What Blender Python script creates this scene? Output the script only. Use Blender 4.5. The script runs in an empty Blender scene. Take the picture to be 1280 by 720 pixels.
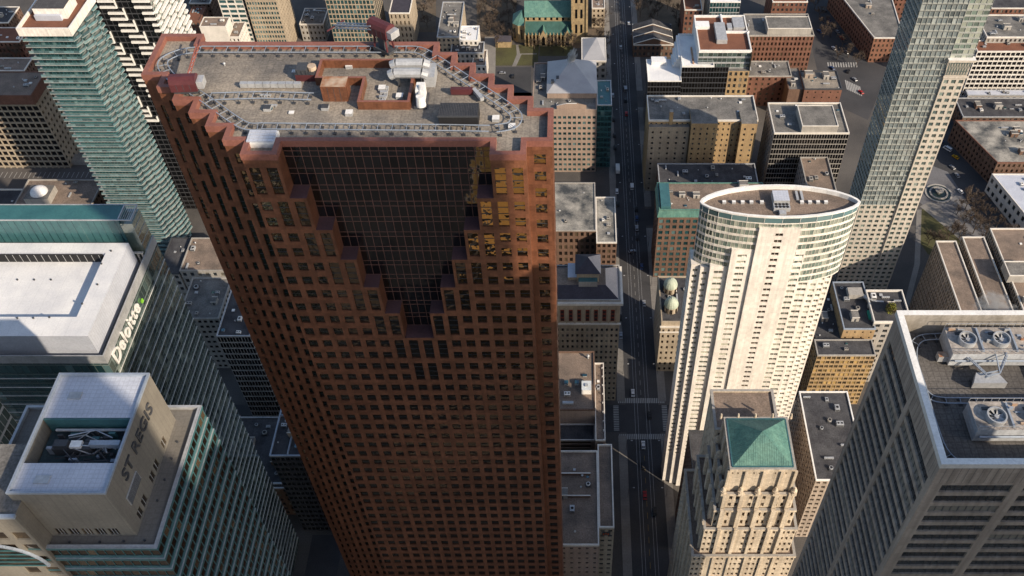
import bpy, bmesh, math, random
from mathutils import Vector, Matrix
random.seed(7)
R = math.radians
SC = bpy.context.scene
COL = SC.collection

# ------------------------------------------------------------------ camera, sky, sun, exposure
CAMH = 390.0; FPX = 1178.0; PITCH = R(48.64)
cam = bpy.data.cameras.new('camera'); camo = bpy.data.objects.new('camera', cam); COL.objects.link(camo)
camo.location = (0, 0, CAMH); camo.rotation_euler = (R(90) - PITCH, 0, 0)
cam.sensor_width = 36; cam.lens = FPX / 1280 * 36; cam.shift_x = -80 / 1280
cam.clip_start = 1; cam.clip_end = 6000
SC.camera = camo
SUN_EL = R(29); SUN_AZ = R(38)          # azimuth: from +x, turned towards -y
SD = Vector((math.cos(SUN_AZ) * math.cos(SUN_EL), -math.sin(SUN_AZ) * math.cos(SUN_EL), math.sin(SUN_EL)))
W = bpy.data.worlds.new('World'); SC.world = W; W.use_nodes = True
nt = W.node_tree; sky = nt.nodes.new('ShaderNodeTexSky'); sky.sky_type = 'NISHITA'; sky.sun_disc = False
sky.sun_elevation = SUN_EL; sky.sun_rotation = math.atan2(SD.x, SD.y)
sky.altitude = 100; sky.air_density = 1.0; sky.dust_density = 1.6
bg = nt.nodes['Background']; bg.inputs[1].default_value = 0.13
nt.links.new(sky.outputs[0], bg.inputs[0])
sl = bpy.data.lights.new('sun', 'SUN'); sl.energy = 5.0; sl.angle = R(0.5); sl.color = (1.0, 0.845, 0.66)
so = bpy.data.objects.new('sun', sl); COL.objects.link(so); so.rotation_euler = SD.to_track_quat('Z', 'Y').to_euler()
SC.view_settings.view_transform = 'Standard'; SC.view_settings.look = 'None'
SC.view_settings.exposure = 0.31; SC.view_settings.gamma = 1
SC.render.engine = 'CYCLES'
SC.cycles.max_bounces = 5; SC.cycles.diffuse_bounces = 3; SC.cycles.glossy_bounces = 3; SC.cycles.transmission_bounces = 2
SC.cycles.caustics_reflective = False; SC.cycles.caustics_refractive = False

CT, ST = math.cos(PITCH), math.sin(PITCH)
def at(px, py, z):
    """a point of the photograph (1280x720) at the height z"""
    v = (360 - py) / FPX
    d = (CAMH - z) / (ST - v * CT)
    return Vector(((px - 720) / FPX * d, (CT + v * ST) * d, z))
def aty(px, py, y):
    v = (360 - py) / FPX
    d = y / (CT + v * ST)
    return Vector(((px - 720) / FPX * d, y, CAMH - (ST - v * CT) * d))
def proj(p):
    d = p.y * CT - (p.z - CAMH) * ST
    if d < 1: return None
    return 720 + FPX * p.x / d, 360 - FPX * (p.y * ST + (p.z - CAMH) * CT) / d, d

# ------------------------------------------------------------------ materials
MATS = {}
def surf(name, c, c2=None, rough=0.8, scale=0.15, streak=0.0, fine=0.12, metal=0.0, spec=0.3, detail=6, joints=None, bump=0.0, fscale=2.2, cell=None):
    """weathered surface: two tones by large noise, fine grain, optional vertical streaks and panel joints"""
    if name in MATS: return MATS[name]
    m = bpy.data.materials.new(name); m.use_nodes = True; MATS[name] = m
    n = m.node_tree.nodes; l = m.node_tree.links; b = n['Principled BSDF']
    g = n.new('ShaderNodeNewGeometry')
    if c2 is None: c2 = tuple(x * 0.72 for x in c)
    nz = n.new('ShaderNodeTexNoise'); nz.inputs['Scale'].default_value = scale; nz.inputs['Detail'].default_value = detail
    nz.inputs['Roughness'].default_value = 0.62
    l.new(g.outputs['Position'], nz.inputs['Vector'])
    rp = n.new('ShaderNodeMapRange'); rp.inputs[1].default_value = 0.36; rp.inputs[2].default_value = 0.66
    l.new(nz.outputs[0], rp.inputs[0])
    mx = n.new('ShaderNodeMix'); mx.data_type = 'RGBA'
    mx.inputs[6].default_value = (*c, 1); mx.inputs[7].default_value = (*c2, 1)
    l.new(rp.outputs[0], mx.inputs[0])
    out = mx.outputs[2]
    def mul(out, fac_out, lo, hi):
        r = n.new('ShaderNodeMapRange'); r.inputs[1].default_value = 0.3; r.inputs[2].default_value = 0.7
        r.inputs[3].default_value = lo; r.inputs[4].default_value = hi
        l.new(fac_out, r.inputs[0])
        k = n.new('ShaderNodeMix'); k.data_type = 'RGBA'; k.blend_type = 'MULTIPLY'; k.inputs[0].default_value = 1
        l.new(out, k.inputs[6]); l.new(r.outputs[0], k.inputs[7])
        return k.outputs[2]
    if fine:
        f = n.new('ShaderNodeTexNoise'); f.inputs['Scale'].default_value = fscale; f.inputs['Detail'].default_value = 3
        l.new(g.outputs['Position'], f.inputs['Vector'])
        out = mul(out, f.outputs[0], 1 - fine, 1 + fine)
    if streak:
        mp = n.new('ShaderNodeMapping'); mp.inputs['Scale'].default_value = (1.1, 1.1, 0.03)
        l.new(g.outputs['Position'], mp.inputs[0])
        f = n.new('ShaderNodeTexNoise'); f.inputs['Scale'].default_value = 1; f.inputs['Detail'].default_value = 4
        l.new(mp.outputs[0], f.inputs['Vector'])
        out = mul(out, f.outputs[0], 1 - streak, 1 + streak * 0.5)
    if cell:
        mp = n.new('ShaderNodeVectorMath'); mp.operation = 'DIVIDE'; mp.inputs[1].default_value = cell[:3]; l.new(g.outputs['Position'], mp.inputs[0])
        fl = n.new('ShaderNodeVectorMath'); fl.operation = 'FLOOR'; l.new(mp.outputs[0], fl.inputs[0])
        wn = n.new('ShaderNodeTexWhiteNoise'); wn.noise_dimensions = '3D'; l.new(fl.outputs[0], wn.inputs['Vector'])
        out = mul(out, wn.outputs['Value'], 1 - cell[3], 1 + cell[3])
    if joints:
        jx, jy, dark = joints
        sp = n.new('ShaderNodeSeparateXYZ'); l.new(g.outputs['Position'], sp.inputs[0])
        prev = None
        for ax, st in ((0, jx), (1, jy)):
            d = n.new('ShaderNodeMath'); d.operation = 'DIVIDE'; d.inputs[1].default_value = st; l.new(sp.outputs[ax], d.inputs[0])
            fr = n.new('ShaderNodeMath'); fr.operation = 'FRACT'; l.new(d.outputs[0], fr.inputs[0])
            lt = n.new('ShaderNodeMath'); lt.operation = 'LESS_THAN'; lt.inputs[1].default_value = 0.12 / st; l.new(fr.outputs[0], lt.inputs[0])
            if prev is None: prev = lt
            else:
                a = n.new('ShaderNodeMath'); a.operation = 'MAXIMUM'; l.new(prev.outputs[0], a.inputs[0]); l.new(lt.outputs[0], a.inputs[1]); prev = a
        k = n.new('ShaderNodeMix'); k.data_type = 'RGBA'; k.blend_type = 'MULTIPLY'
        k.inputs[7].default_value = (dark, dark, dark, 1); l.new(prev.outputs[0], k.inputs[0]); l.new(out, k.inputs[6]); out = k.outputs[2]
    l.new(out, b.inputs['Base Color'])
    b.inputs['Roughness'].default_value = rough; b.inputs['Metallic'].default_value = metal
    b.inputs['Specular IOR Level'].default_value = spec
    if bump:
        bp = n.new('ShaderNodeBump'); bp.inputs['Strength'].default_value = bump; bp.inputs['Distance'].default_value = 0.2
        l.new(nz.outputs[0], bp.inputs['Height']); l.new(bp.outputs[0], b.inputs['Normal'])
    return m
def glass(name, tint, blind=(0.5, 0.47, 0.4), share=0.15, metal=0.35, refl=(0.5, 0.55, 0.55), rough=0.05, wob=0.04, spec=0.5):
    """window glass: dark behind, mirror coat, gentle wobble, some panes with blinds"""
    if name in MATS: return MATS[name]
    m = bpy.data.materials.new(name); m.use_nodes = True; MATS[name] = m
    n = m.node_tree.nodes; l = m.node_tree.links; b = n['Principled BSDF']
    g = n.new('ShaderNodeNewGeometry'); oi = n.new('ShaderNodeObjectInfo')
    a = n.new('ShaderNodeMath'); a.operation = 'ADD'; l.new(g.outputs['Random Per Island'], a.inputs[0]); l.new(oi.outputs['Random'], a.inputs[1])
    fr = n.new('ShaderNodeMath'); fr.operation = 'FRACT'; l.new(a.outputs[0], fr.inputs[0])
    cr = n.new('ShaderNodeValToRGB'); e = cr.color_ramp; e.interpolation = 'LINEAR'
    e.elements[0].position = 0; e.elements[0].color = (*[x * 0.55 for x in tint], 1)
    e.elements[1].position = max(0.01, 1 - share - 0.02); e.elements[1].color = (*[x * 1.5 for x in tint], 1)
    k = e.elements.new(1 - share + 0.02); k.color = (*[t * 0.45 + q * 0.25 for t, q in zip(tint, blind)], 1)
    k = e.elements.new(1.0); k.color = (*blind, 1)
    l.new(fr.outputs[0], cr.inputs[0]); l.new(cr.outputs[0], b.inputs['Base Color'])
    b.inputs['Roughness'].default_value = rough; b.inputs['Specular IOR Level'].default_value = spec
    nz = n.new('ShaderNodeTexNoise'); nz.inputs['Scale'].default_value = 0.45; nz.inputs['Detail'].default_value = 1.5
    l.new(g.outputs['Position'], nz.inputs['Vector'])
    bp = n.new('ShaderNodeBump'); bp.inputs['Strength'].default_value = wob * 4; bp.inputs['Distance'].default_value = 0.25
    l.new(nz.outputs[0], bp.inputs['Height']); l.new(bp.outputs[0], b.inputs['Normal'])
    # mirror coat
    gl = n.new('ShaderNodeBsdfGlossy'); gl.inputs['Color'].default_value = (*refl, 1); gl.inputs['Roughness'].default_value = rough
    l.new(bp.outputs[0], gl.inputs['Normal'])
    ms = n.new('ShaderNodeMixShader'); ms.inputs[0].default_value = metal
    l.new(b.outputs[0], ms.inputs[1]); l.new(gl.outputs[0], ms.inputs[2]); l.new(ms.outputs[0], n['Material Output'].inputs[0])
    return m
def solid(name, c, rough=0.6, metal=0.0, fine=0.1): return surf(name, c, tuple(x * 0.85 for x in c), rough, 0.4, 0, fine, metal)

GRANITE = surf('red_granite', (0.185, 0.076, 0.041), (0.135, 0.054, 0.029), 0.42, 0.05, 0.22, 0.18, spec=0.45, cell=(1.67, 1.67, 1.47, .13))
GRANITE_CAP = surf('red_granite_coping', (0.27, 0.115, 0.085), (0.20, 0.082, 0.062), 0.5, 0.2, 0, 0.12)
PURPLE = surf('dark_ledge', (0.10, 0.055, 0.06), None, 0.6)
ROOF_TAN = surf('tan_roof_pavers', (0.31, 0.27, 0.22), (0.15, 0.138, 0.125), 0.9, 0.13, 0, 0.26, detail=10, joints=(1.5, 1.5, 0.8))
ROOF_GREY = surf('grey_gravel_roof', (0.21, 0.20, 0.185), (0.10, 0.097, 0.093), 0.95, 0.13, 0, 0.3, joints=(5.0, 3.2, .82), detail=9)
ROOF_DARK = surf('dark_membrane_roof', (0.075, 0.075, 0.08), (0.035, 0.035, 0.04), 0.9, 0.16, 0, 0.3, joints=(3.0, 6.0, 1.35), detail=9)
ROOF_BROWN = surf('brown_gravel_roof', (0.25, 0.19, 0.15), (0.135, 0.108, 0.09), 0.95, 0.13, 0, 0.28, joints=(6.0, 4.0, .85), detail=9)
ROOF_MOTTLED = surf('patched_roof', (0.36, 0.34, 0.30), (0.05, 0.055, 0.06), 0.95, 0.11, 0, 0.3, detail=9)
ROOF_RUST = surf('rust_brown_roof', (0.20, 0.088, 0.055), (0.15, 0.066, 0.043), 0.95, 0.15, 0, 0.2)
ROOF_WHITE = surf('white_membrane_roof', (0.80, 0.80, 0.79), (0.62, 0.63, 0.65), 0.6, 0.09, 0, 0.06, joints=(3.0, 40.0, .9), detail=9)
ROOF_PALE = surf('pale_roof_panels', (0.52, 0.55, 0.62), (0.43, 0.46, 0.53), 0.6, 0.15, 0, 0.08, joints=(0.9, 0.9, 0.85))
COPPER = surf('green_copper', (0.125, 0.25, 0.205), (0.07, 0.17, 0.15), 0.6, 0.25, 0.2, 0.16)
LIMESTONE = surf('cream_limestone', (0.62, 0.53, 0.41), (0.46, 0.385, 0.295), 0.8, 0.09, 0.3, 0.16, cell=(1.2, 1.2, .8, .07))
CONDO_STONE = surf('grey_cream_precast', (0.54, 0.49, 0.42), (0.44, 0.40, 0.345), 0.7, 0.06, 0.16, 0.07)
PALE_STONE = surf('pale_precast', (0.80, 0.755, 0.69), (0.67, 0.625, 0.565), 0.7, 0.06, 0.16, 0.07, cell=(1.3, 1.3, 1.52, .05))
BUFF = surf('buff_brick', (0.42, 0.295, 0.155), (0.31, 0.215, 0.12), 0.85, 0.12, 0.15, 0.18)
TAN = surf('tan_stone', (0.42, 0.35, 0.26), (0.32, 0.265, 0.2), 0.85, 0.1, 0.15, 0.15)
PINKSTONE = surf('pinkish_stone', (0.36, 0.27, 0.215), (0.29, 0.22, 0.18), 0.8, 0.1, 0.12, 0.12)
REDBRICK = surf('red_brick', (0.195, 0.095, 0.066), (0.145, 0.07, 0.05), 0.85, 0.15, 0.15, 0.2)
BROWNBRICK = surf('brown_brick', (0.17, 0.105, 0.075), (0.125, 0.078, 0.058), 0.85, 0.15, 0.15, 0.2)
GREYPRE = surf('grey_precast', (0.43, 0.355, 0.285), (0.335, 0.275, 0.225), 0.75, 0.06, 0.3, 0.08, cell=(1.16, 1.16, 3.1, .06))
GREYSTONE = surf('grey_stone_cladding', (0.235, 0.215, 0.18), (0.18, 0.165, 0.14), 0.7, 0.1, 0.08, 0.08, joints=(1.2, 1.2, 0.88))
CONCRETE = surf('concrete', (0.38, 0.36, 0.33), (0.29, 0.275, 0.255), 0.85, 0.12, 0.15, 0.12)
WHITE = solid('white_paint', (0.80, 0.79, 0.76))
COPING = surf('pale_coping', (0.72, 0.68, 0.62), (0.58, 0.55, 0.5), 0.7, 0.2, 0, 0.1)
METAL = surf('galvanised_metal', (0.50, 0.51, 0.52), (0.38, 0.39, 0.40), 0.45, 0.5, 0, 0.1, 0.3)
DARKMETAL = solid('dark_metal', (0.06, 0.063, 0.07), 0.5)
STEEL_BLUE = solid('bluish_steel', (0.33, 0.38, 0.45), 0.5, 0.2)
BLACK = solid('black_louvre', (0.02, 0.02, 0.022), 0.6)
TEALSPAN = surf('teal_spandrel', (0.055, 0.15, 0.16), (0.04, 0.11, 0.125), 0.3, 0.3, 0, 0.1, spec=0.6)
TEALGL = glass('teal_glass', (0.016, 0.06, 0.065), (0.16, 0.27, 0.27), 0.12, 0.30, (0.45, 0.6, 0.64))
BALU = glass('balcony_glass', (0.11, 0.20, 0.215), (0.24, 0.36, 0.37), 0.3, 0.28, (0.75, 0.85, 0.85), 0.15)
DKGL = glass('bronze_glass', (0.006, 0.005, 0.005), (0.03, 0.024, 0.019), 0.06, 0.21, (0.85, 0.62, 0.38), 0.03, 0.14)
BLKGL = glass('black_glass', (0.006, 0.006, 0.007), (0.013, 0.013, 0.015), 0.08, 0.045, (0.35, 0.33, 0.33), 0.03, 0.03)
GRGL = glass('green_grey_glass', (0.065, 0.095, 0.09), (0.30, 0.36, 0.32), 0.25, 0.36, (0.6, 0.7, 0.68))
COOLGL = glass('cool_pale_glass', (0.17, 0.205, 0.21), (0.50, 0.55, 0.53), 0.4, 0.38, (0.72, 0.8, 0.8), 0.07)
OFGL = glass('office_glass', (0.03, 0.036, 0.04), (0.34, 0.31, 0.25), 0.22, 0.25, (0.5, 0.52, 0.52))
PALEGL = glass('pale_green_glass', (0.15, 0.20, 0.17), (0.50, 0.53, 0.44), 0.45, 0.28, (0.75, 0.78, 0.7), 0.08)
HOTGL = glass('hotel_glass', (0.08, 0.088, 0.07), (0.50, 0.50, 0.40), 0.5, 0.22, (0.6, 0.62, 0.55))
GOLDREFLGL = glass('painted_gold_reflection', (0.06, 0.045, 0.025), (0.62, 0.42, 0.16), 0.4, 0.2, (0.6, 0.5, 0.3))  # gold of reflected sunlight painted into the pane colours
BRNGL = glass('brown_glass', (0.022, 0.016, 0.012), (0.13, 0.095, 0.06), 0.25, 0.22, (0.45, 0.38, 0.3))
ASPHALT = surf('asphalt', (0.062, 0.062, 0.066), (0.042, 0.043, 0.047), 0.9, 0.05, 0, 0.2)
GROUND = surf('city_ground', (0.105, 0.098, 0.092), (0.06, 0.058, 0.058), 0.95, 0.03, 0, 0.25)
PAVE = surf('pavement', (0.23, 0.22, 0.205), (0.17, 0.16, 0.15), 0.9, 0.1, 0, 0.15, joints=(1.5, 1.5, 0.85))
PLAZA = surf('plaza_paving', (0.17, 0.17, 0.18), (0.12, 0.12, 0.128), 0.9, 0.06, 0, 0.15, joints=(2, 2, 0.85))
GRASS = surf('winter_grass', (0.085, 0.085, 0.035), (0.055, 0.05, 0.028), 0.95, 0.08, 0, 0.3)
SLABC = surf('grey_slab_edge', (.30, .32, .31), (.24, .26, .25), .7, .3)
CONDO = surf('grey_green_frame', (.36, .375, .35), (.28, .295, .275), .6, .3)
GREENFR = surf('dark_green_frame', (.17, .21, .20), (.13, .165, .155), .5, .3)
PAINT = solid('road_paint', (0.36, 0.36, 0.35), 0.7)
YELLOW = solid('yellow_paint', (0.33, 0.22, 0.05), 0.7)
BARK = surf('bark', (0.105, 0.08, 0.062), None, 0.95, 1.0)
RUST = surf('rusty_metal', (0.50, 0.40, 0.30), (0.26, 0.10, 0.04), 0.8, 0.55, 0, 0.15, detail=4)
CRANE_RED = surf('dark_red_paint', (0.105, 0.032, 0.036), (0.08, 0.025, 0.028), 0.4, 0.3, 0, 0.08)
ORANGE = solid('orange_tarp', (0.45, 0.10, 0.03), 0.7)
GREENTARP = solid('green_tarp', (0.03, 0.28, 0.2), 0.6)

# ------------------------------------------------------------------ mesh helpers
def link(name, me, parent=None, loc=None):
    o = bpy.data.objects.new(name, me); COL.objects.link(o)
    if parent is not None: o.parent = parent
    if loc is not None: o.location = loc
    return o
def tag(o, label=None, cat=None, group=None, kind=None):
    if label: o['label'] = label
    if cat: o['category'] = cat
    if group: o['group'] = group
    if kind: o['kind'] = kind
    return o
def empty(name, loc, label, cat, group=None):
    o = link(name, None, None, loc); return tag(o, label, cat, group)
class MB:
    """collects quads, boxes and tubes and links them as ONE mesh object"""
    def __init__(s, org=(0, 0, 0)): s.v = []; s.f = []; s.m = []; s.mats = []; s.o = Vector(org)
    def mi(s, mat):
        if mat not in s.mats: s.mats.append(mat)
        return s.mats.index(mat)
    def poly(s, pts, mat):
        i = len(s.v); s.v += [Vector(p) - s.o for p in pts]; s.f.append(tuple(range(i, i + len(pts)))); s.m.append(s.mi(mat))
    def box(s, a, b, mat, top=None):
        x0, y0, z0 = a; x1, y1, z1 = b
        p = [(x0, y0, z0), (x1, y0, z0), (x1, y1, z0), (x0, y1, z0), (x0, y0, z1), (x1, y0, z1), (x1, y1, z1), (x0, y1, z1)]
        i = len(s.v); s.v += [Vector(q) - s.o for q in p]
        for q in ((0, 3, 2, 1), (0, 1, 5, 4), (1, 2, 6, 5), (2, 3, 7, 6), (3, 0, 4, 7)):
            s.f.append(tuple(i + k for k in q)); s.m.append(s.mi(mat))
        s.f.append((i + 4, i + 5, i + 6, i + 7)); s.m.append(s.mi(top or mat))
    def prism(s, pts, z0, z1, mat, top=None, cap=True):
        n = len(pts)
        for k in range(n):
            a, b = pts[k], pts[(k + 1) % n]
            s.poly([(a[0], a[1], z0), (b[0], b[1], z0), (b[0], b[1], z1), (a[0], a[1], z1)], mat)
        if cap: s.poly([(p[0], p[1], z1) for p in pts], top or mat)
    def bar(s, a, b, r, mat, n=4):
        a, b = Vector(a), Vector(b); d = b - a
        if d.length < 1e-6: return
        q = d.to_track_quat('Z', 'Y'); i = len(s.v)
        for p in (a, b):
            for k in range(n):
                t = 2 * math.pi * (k + 0.5) / n
                s.v.append(p + q @ Vector((r * math.cos(t), r * math.sin(t), 0)) - s.o)
        for k in range(n):
            s.f.append((i + k, i + (k + 1) % n, i + n + (k + 1) % n, i + n + k)); s.m.append(s.mi(mat))
        s.f.append(tuple(i + n + k for k in range(n))); s.m.append(s.mi(mat))
        s.f.append(tuple(i + n - 1 - k for k in range(n))); s.m.append(s.mi(mat))
    def tube(s, pts, r, mat, n=4):
        for a, b in zip(pts, pts[1:]): s.bar(a, b, r, mat, n)
    def ring(s, c, r0, r1, z0, z1, mat, n=20):
        for k in range(n):
            t0, t1 = 2 * math.pi * k / n, 2 * math.pi * (k + 1) / n
            P = lambda r, t, z: (c[0] + r * math.cos(t), c[1] + r * math.sin(t), z)
            s.poly([P(r1, t0, z0), P(r1, t1, z0), P(r1, t1, z1), P(r1, t0, z1)], mat)
            s.poly([P(r0, t1, z0), P(r0, t0, z0), P(r0, t0, z1), P(r0, t1, z1)], mat)
            s.poly([P(r0, t0, z1), P(r1, t0, z1), P(r1, t1, z1), P(r0, t1, z1)], mat)
    def cyl(s, c, r, z0, z1, mat, n=14, r2=None):
        r2 = r if r2 is None else r2
        b = [(c[0] + r * math.cos(2 * math.pi * k / n), c[1] + r * math.sin(2 * math.pi * k / n), z0) for k in range(n)]
        t = [(c[0] + r2 * math.cos(2 * math.pi * k / n), c[1] + r2 * math.sin(2 * math.pi * k / n), z1) for k in range(n)]
        for k in range(n): s.poly([b[k], b[(k + 1) % n], t[(k + 1) % n], t[k]], mat)
        s.poly(t, mat)
    def mesh(s, name):
        me = bpy.data.meshes.new(name); me.from_pydata([tuple(v) for v in s.v], [], s.f)
        for m in s.mats: me.materials.append(m)
        me.polygons.foreach_set('material_index', s.m); me.update(); return me
    def build(s, name, parent=None, loc=None): return link(name, s.mesh(name), parent, loc)

def rect(x0, x1, y0, y1): return [(x0, y0), (x1, y0), (x1, y1), (x0, y1)]
def inset(poly, t):
    n = len(poly); out = []
    for i in range(n):
        p0, p1, p2 = Vector(poly[i - 1]), Vector(poly[i]), Vector(poly[(i + 1) % n])
        u, w = (p1 - p0).normalized(), (p2 - p1).normalized()
        n1, n2 = Vector((-u.y, u.x)), Vector((-w.y, w.x))
        den = 1 + n1.dot(n2)
        out.append(tuple(p1 + (n1 + n2) * (t / max(den, 0.2))))
    return out

WCACHE = {}
def window_mesh(w, h, gm, fm, mx, my):
    key = (round(w, 2), round(h, 2), gm.name, fm.name if fm else '', mx, my)
    if key in WCACHE: return WCACHE[key]
    b = MB(); b.poly([(-w / 2, 0, -h / 2), (w / 2, 0, -h / 2), (w / 2, 0, h / 2), (-w / 2, 0, h / 2)], gm)
    if fm:
        t = 0.05
        for k in range(1, mx):
            x = -w / 2 + w * k / mx; b.box((x - t, -0.08, -h / 2 + 0.01), (x + t, -0.01, h / 2 - 0.01), fm)
        for k in range(1, my):
            z = -h / 2 + h * k / my; b.box((-w / 2 + 0.01, -0.07, z - t), (w / 2 - 0.01, -0.012, z + t), fm)
    WCACHE[key] = b.mesh('window'); return WCACHE[key]

BUILDINGS = []
class Building:
    def __init__(s, name, label, cat, c, group=None):
        s.o = Vector((c[0], c[1], 0)); s.root = empty(name, s.o, label, cat, group)
        s.w = MB(s.o); s.win = []; s.opt = []; BUILDINGS.append(s); s.seed = len(BUILDINGS)
    def part(s, name): return MB(s.o)
    def put(s, mb, name, parent=None):
        return mb.build(name, parent or s.root)
    def wallquad(s, O, u, L, z0, z1, mat):
        if L < 0.01 or z1 - z0 < 0.01: return
        a = O; b = O + u * L
        s.w.poly([(a.x, a.y, z0), (b.x, b.y, z0), (b.x, b.y, z1), (a.x, a.y, z1)], mat)
    def grid(s, A, Bp, z0, z1, mat, floor=4, bay=4, w=0.6, h=0.55, rec=0.3, gm=None, fm=None, mx=1, my=1, base=0, top=0, end=0.0, kind=None, cols=None, rows=None, reveal=True, zoff=0.0):
        """one wall from A to B (left to right seen from outside) with a grid of recessed windows. kind(c,r): None=window, 'wall', 'open', 'tall' (joins the row above), 'skip'"""
        gm = gm or OFGL
        A, Bp = Vector((A[0], A[1])), Vector((Bp[0], Bp[1])); d = Bp - A; L = d.length; u = d / L; n = Vector((u.y, -u.x))
        s.wallquad(A, u, L, z0, z0 + base, mat); s.wallquad(A, u, L, z1 - top, z1, mat)
        if end: s.wallquad(A, u, end, z0 + base, z1 - top, mat); s.wallquad(A + u * (L - end), u, end, z0 + base, z1 - top, mat)
        A2 = A + u * end; L2 = L - 2 * end; H = z1 - z0 - base - top
        cols = cols or max(1, round(L2 / bay)); rows = rows or max(1, round(H / floor))
        bw, fh = L2 / cols, H / rows; ww = w * bw if w <= 1 else w; wh = h * fh if h <= 1 else h
        rz = math.atan2(u.y, u.x)
        for r in range(rows):
            zb = z0 + base + r * fh
            for c in range(cols):
                k = kind(c, r) if kind else None
                P = A2 + u * (c * bw)
                if k == 'open' or k == 'skip': continue
                if k == 'wall': s.wallquad(P, u, bw, zb, zb + fh, mat); continue
                hh = fh * 2 if k == 'tall' else fh; wh2 = wh + fh if k == 'tall' else wh
                zl = zb + (fh - wh) / 2 + zoff; zh = zl + wh2; xl = (bw - ww) / 2
                s.wallquad(P, u, bw, zb, zl, mat); s.wallquad(P, u, bw, zh, zb + hh, mat)
                s.wallquad(P, u, xl, zl, zh, mat); s.wallquad(P + u * (xl + ww), u, bw - xl - ww, zl, zh, mat)
                if reveal and rec > 0.05:
                    a = P + u * xl; b = a + u * ww; ai = a - n * rec; bi = b - n * rec
                    s.w.poly([(a.x, a.y, zl), (b.x, b.y, zl), (bi.x, bi.y, zl), (ai.x, ai.y, zl)], mat)
                    s.w.poly([(a.x, a.y, zh), (ai.x, ai.y, zh), (bi.x, bi.y, zh), (b.x, b.y, zh)], mat)
                    s.w.poly([(a.x, a.y, zl), (ai.x, ai.y, zl), (ai.x, ai.y, zh), (a.x, a.y, zh)], mat)
                    s.w.poly([(b.x, b.y, zl), (b.x, b.y, zh), (bi.x, bi.y, zh), (bi.x, bi.y, zl)], mat)
                cpt = P + u * (xl + ww / 2) - n * rec
                s.win.append((Vector((cpt.x, cpt.y, (zl + zh) / 2)), rz, ww, wh2, gm, fm, mx, my * (2 if k == 'tall' else 1), n))
    def plain(s, A, Bp, z0, z1, mat):
        A, Bp = Vector((A[0], A[1])), Vector((Bp[0], Bp[1])); d = Bp - A; s.wallquad(A, d.normalized(), d.length, z0, z1, mat)
    def sides(s, poly, z0, z1, mat, spec, faces):
        """walls round a polygon: edges named in faces get the window grid, the others stay plain"""
        n = len(poly)
        for i in range(n):
            a, b = poly[i], poly[(i + 1) % n]
            if i in faces: s.grid(a, b, z0, z1, mat, **(spec if not isinstance(spec, list) else spec[faces.index(i)]))
            else: s.plain(a, b, z0, z1, mat)
    def roof(s, poly, z, ph, t, rmat, cmat, name='roof', proud=0.06):
        """roof sheet at z with a parapet ring up to z+ph"""
        r = MB(s.o); r.poly([(p[0], p[1], z) for p in inset(poly, 0.05)], rmat); s.put(r, name)
        if ph > 0:
            o = inset(poly, -proud); i = inset(poly, t); n = len(poly); q = MB(s.o); zl = z - 0.25
            for k in range(n):
                a, b, c, d = o[k], o[(k + 1) % n], i[(k + 1) % n], i[k]
                q.poly([(*a, zl), (*b, zl), (*b, z + ph), (*a, z + ph)], cmat)
                q.poly([(*c, z), (*d, z), (*d, z + ph), (*c, z + ph)], cmat)
                q.poly([(*a, z + ph), (*b, z + ph), (*c, z + ph), (*d, z + ph)], cmat)
                q.poly([(*a, zl), (*d, zl), (*c, zl), (*b, zl)], cmat)
            s.put(q, 'parapet')
    def units(s, x0, x1, y0, y1, z, n, seed=0, big=1.0):
        """rooftop plant scattered over a rectangle"""
        rnd = random.Random(seed + s.seed * 31); done = []
        for _ in range(n * 6):
            if len(done) >= n: break
            k = rnd.choice(['unit', 'unit', 'vent', 'vent', 'duct', 'house', 'hatch', 'fan'])
            sx, sy, sz = {'unit': (2.4, 1.7, 1.3), 'vent': (0.7, 0.7, 1.0), 'duct': (3.5, 0.7, 0.8), 'house': (4.0, 3.0, 2.6), 'hatch': (1.2, 1.2, 0.5), 'fan': (2.0, 2.0, 1.2)}[k]
            f = rnd.uniform(0.75, 1.3) * big; sx *= f; sy *= f; sz *= f
            if rnd.random() < 0.4: sx, sy = sy, sx
            if x1 - x0 < sx + 1 or y1 - y0 < sy + 1: continue
            x, y = rnd.uniform(x0 + sx / 2, x1 - sx / 2), rnd.uniform(y0 + sy / 2, y1 - sy / 2)
            if any(abs(x - a) < (sx + c) / 2 + 0.3 and abs(y - b) < (sy + d) / 2 + 0.3 for a, b, c, d in done): continue
            done.append((x, y, sx, sy)); plant(s, k, x, y, z, sx, sy, sz, rnd)
PLANT_NAMES = {'unit': 'air_conditioner', 'vent': 'roof_vent', 'duct': 'duct', 'house': 'stair_house', 'hatch': 'roof_hatch', 'fan': 'exhaust_fan'}
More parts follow.
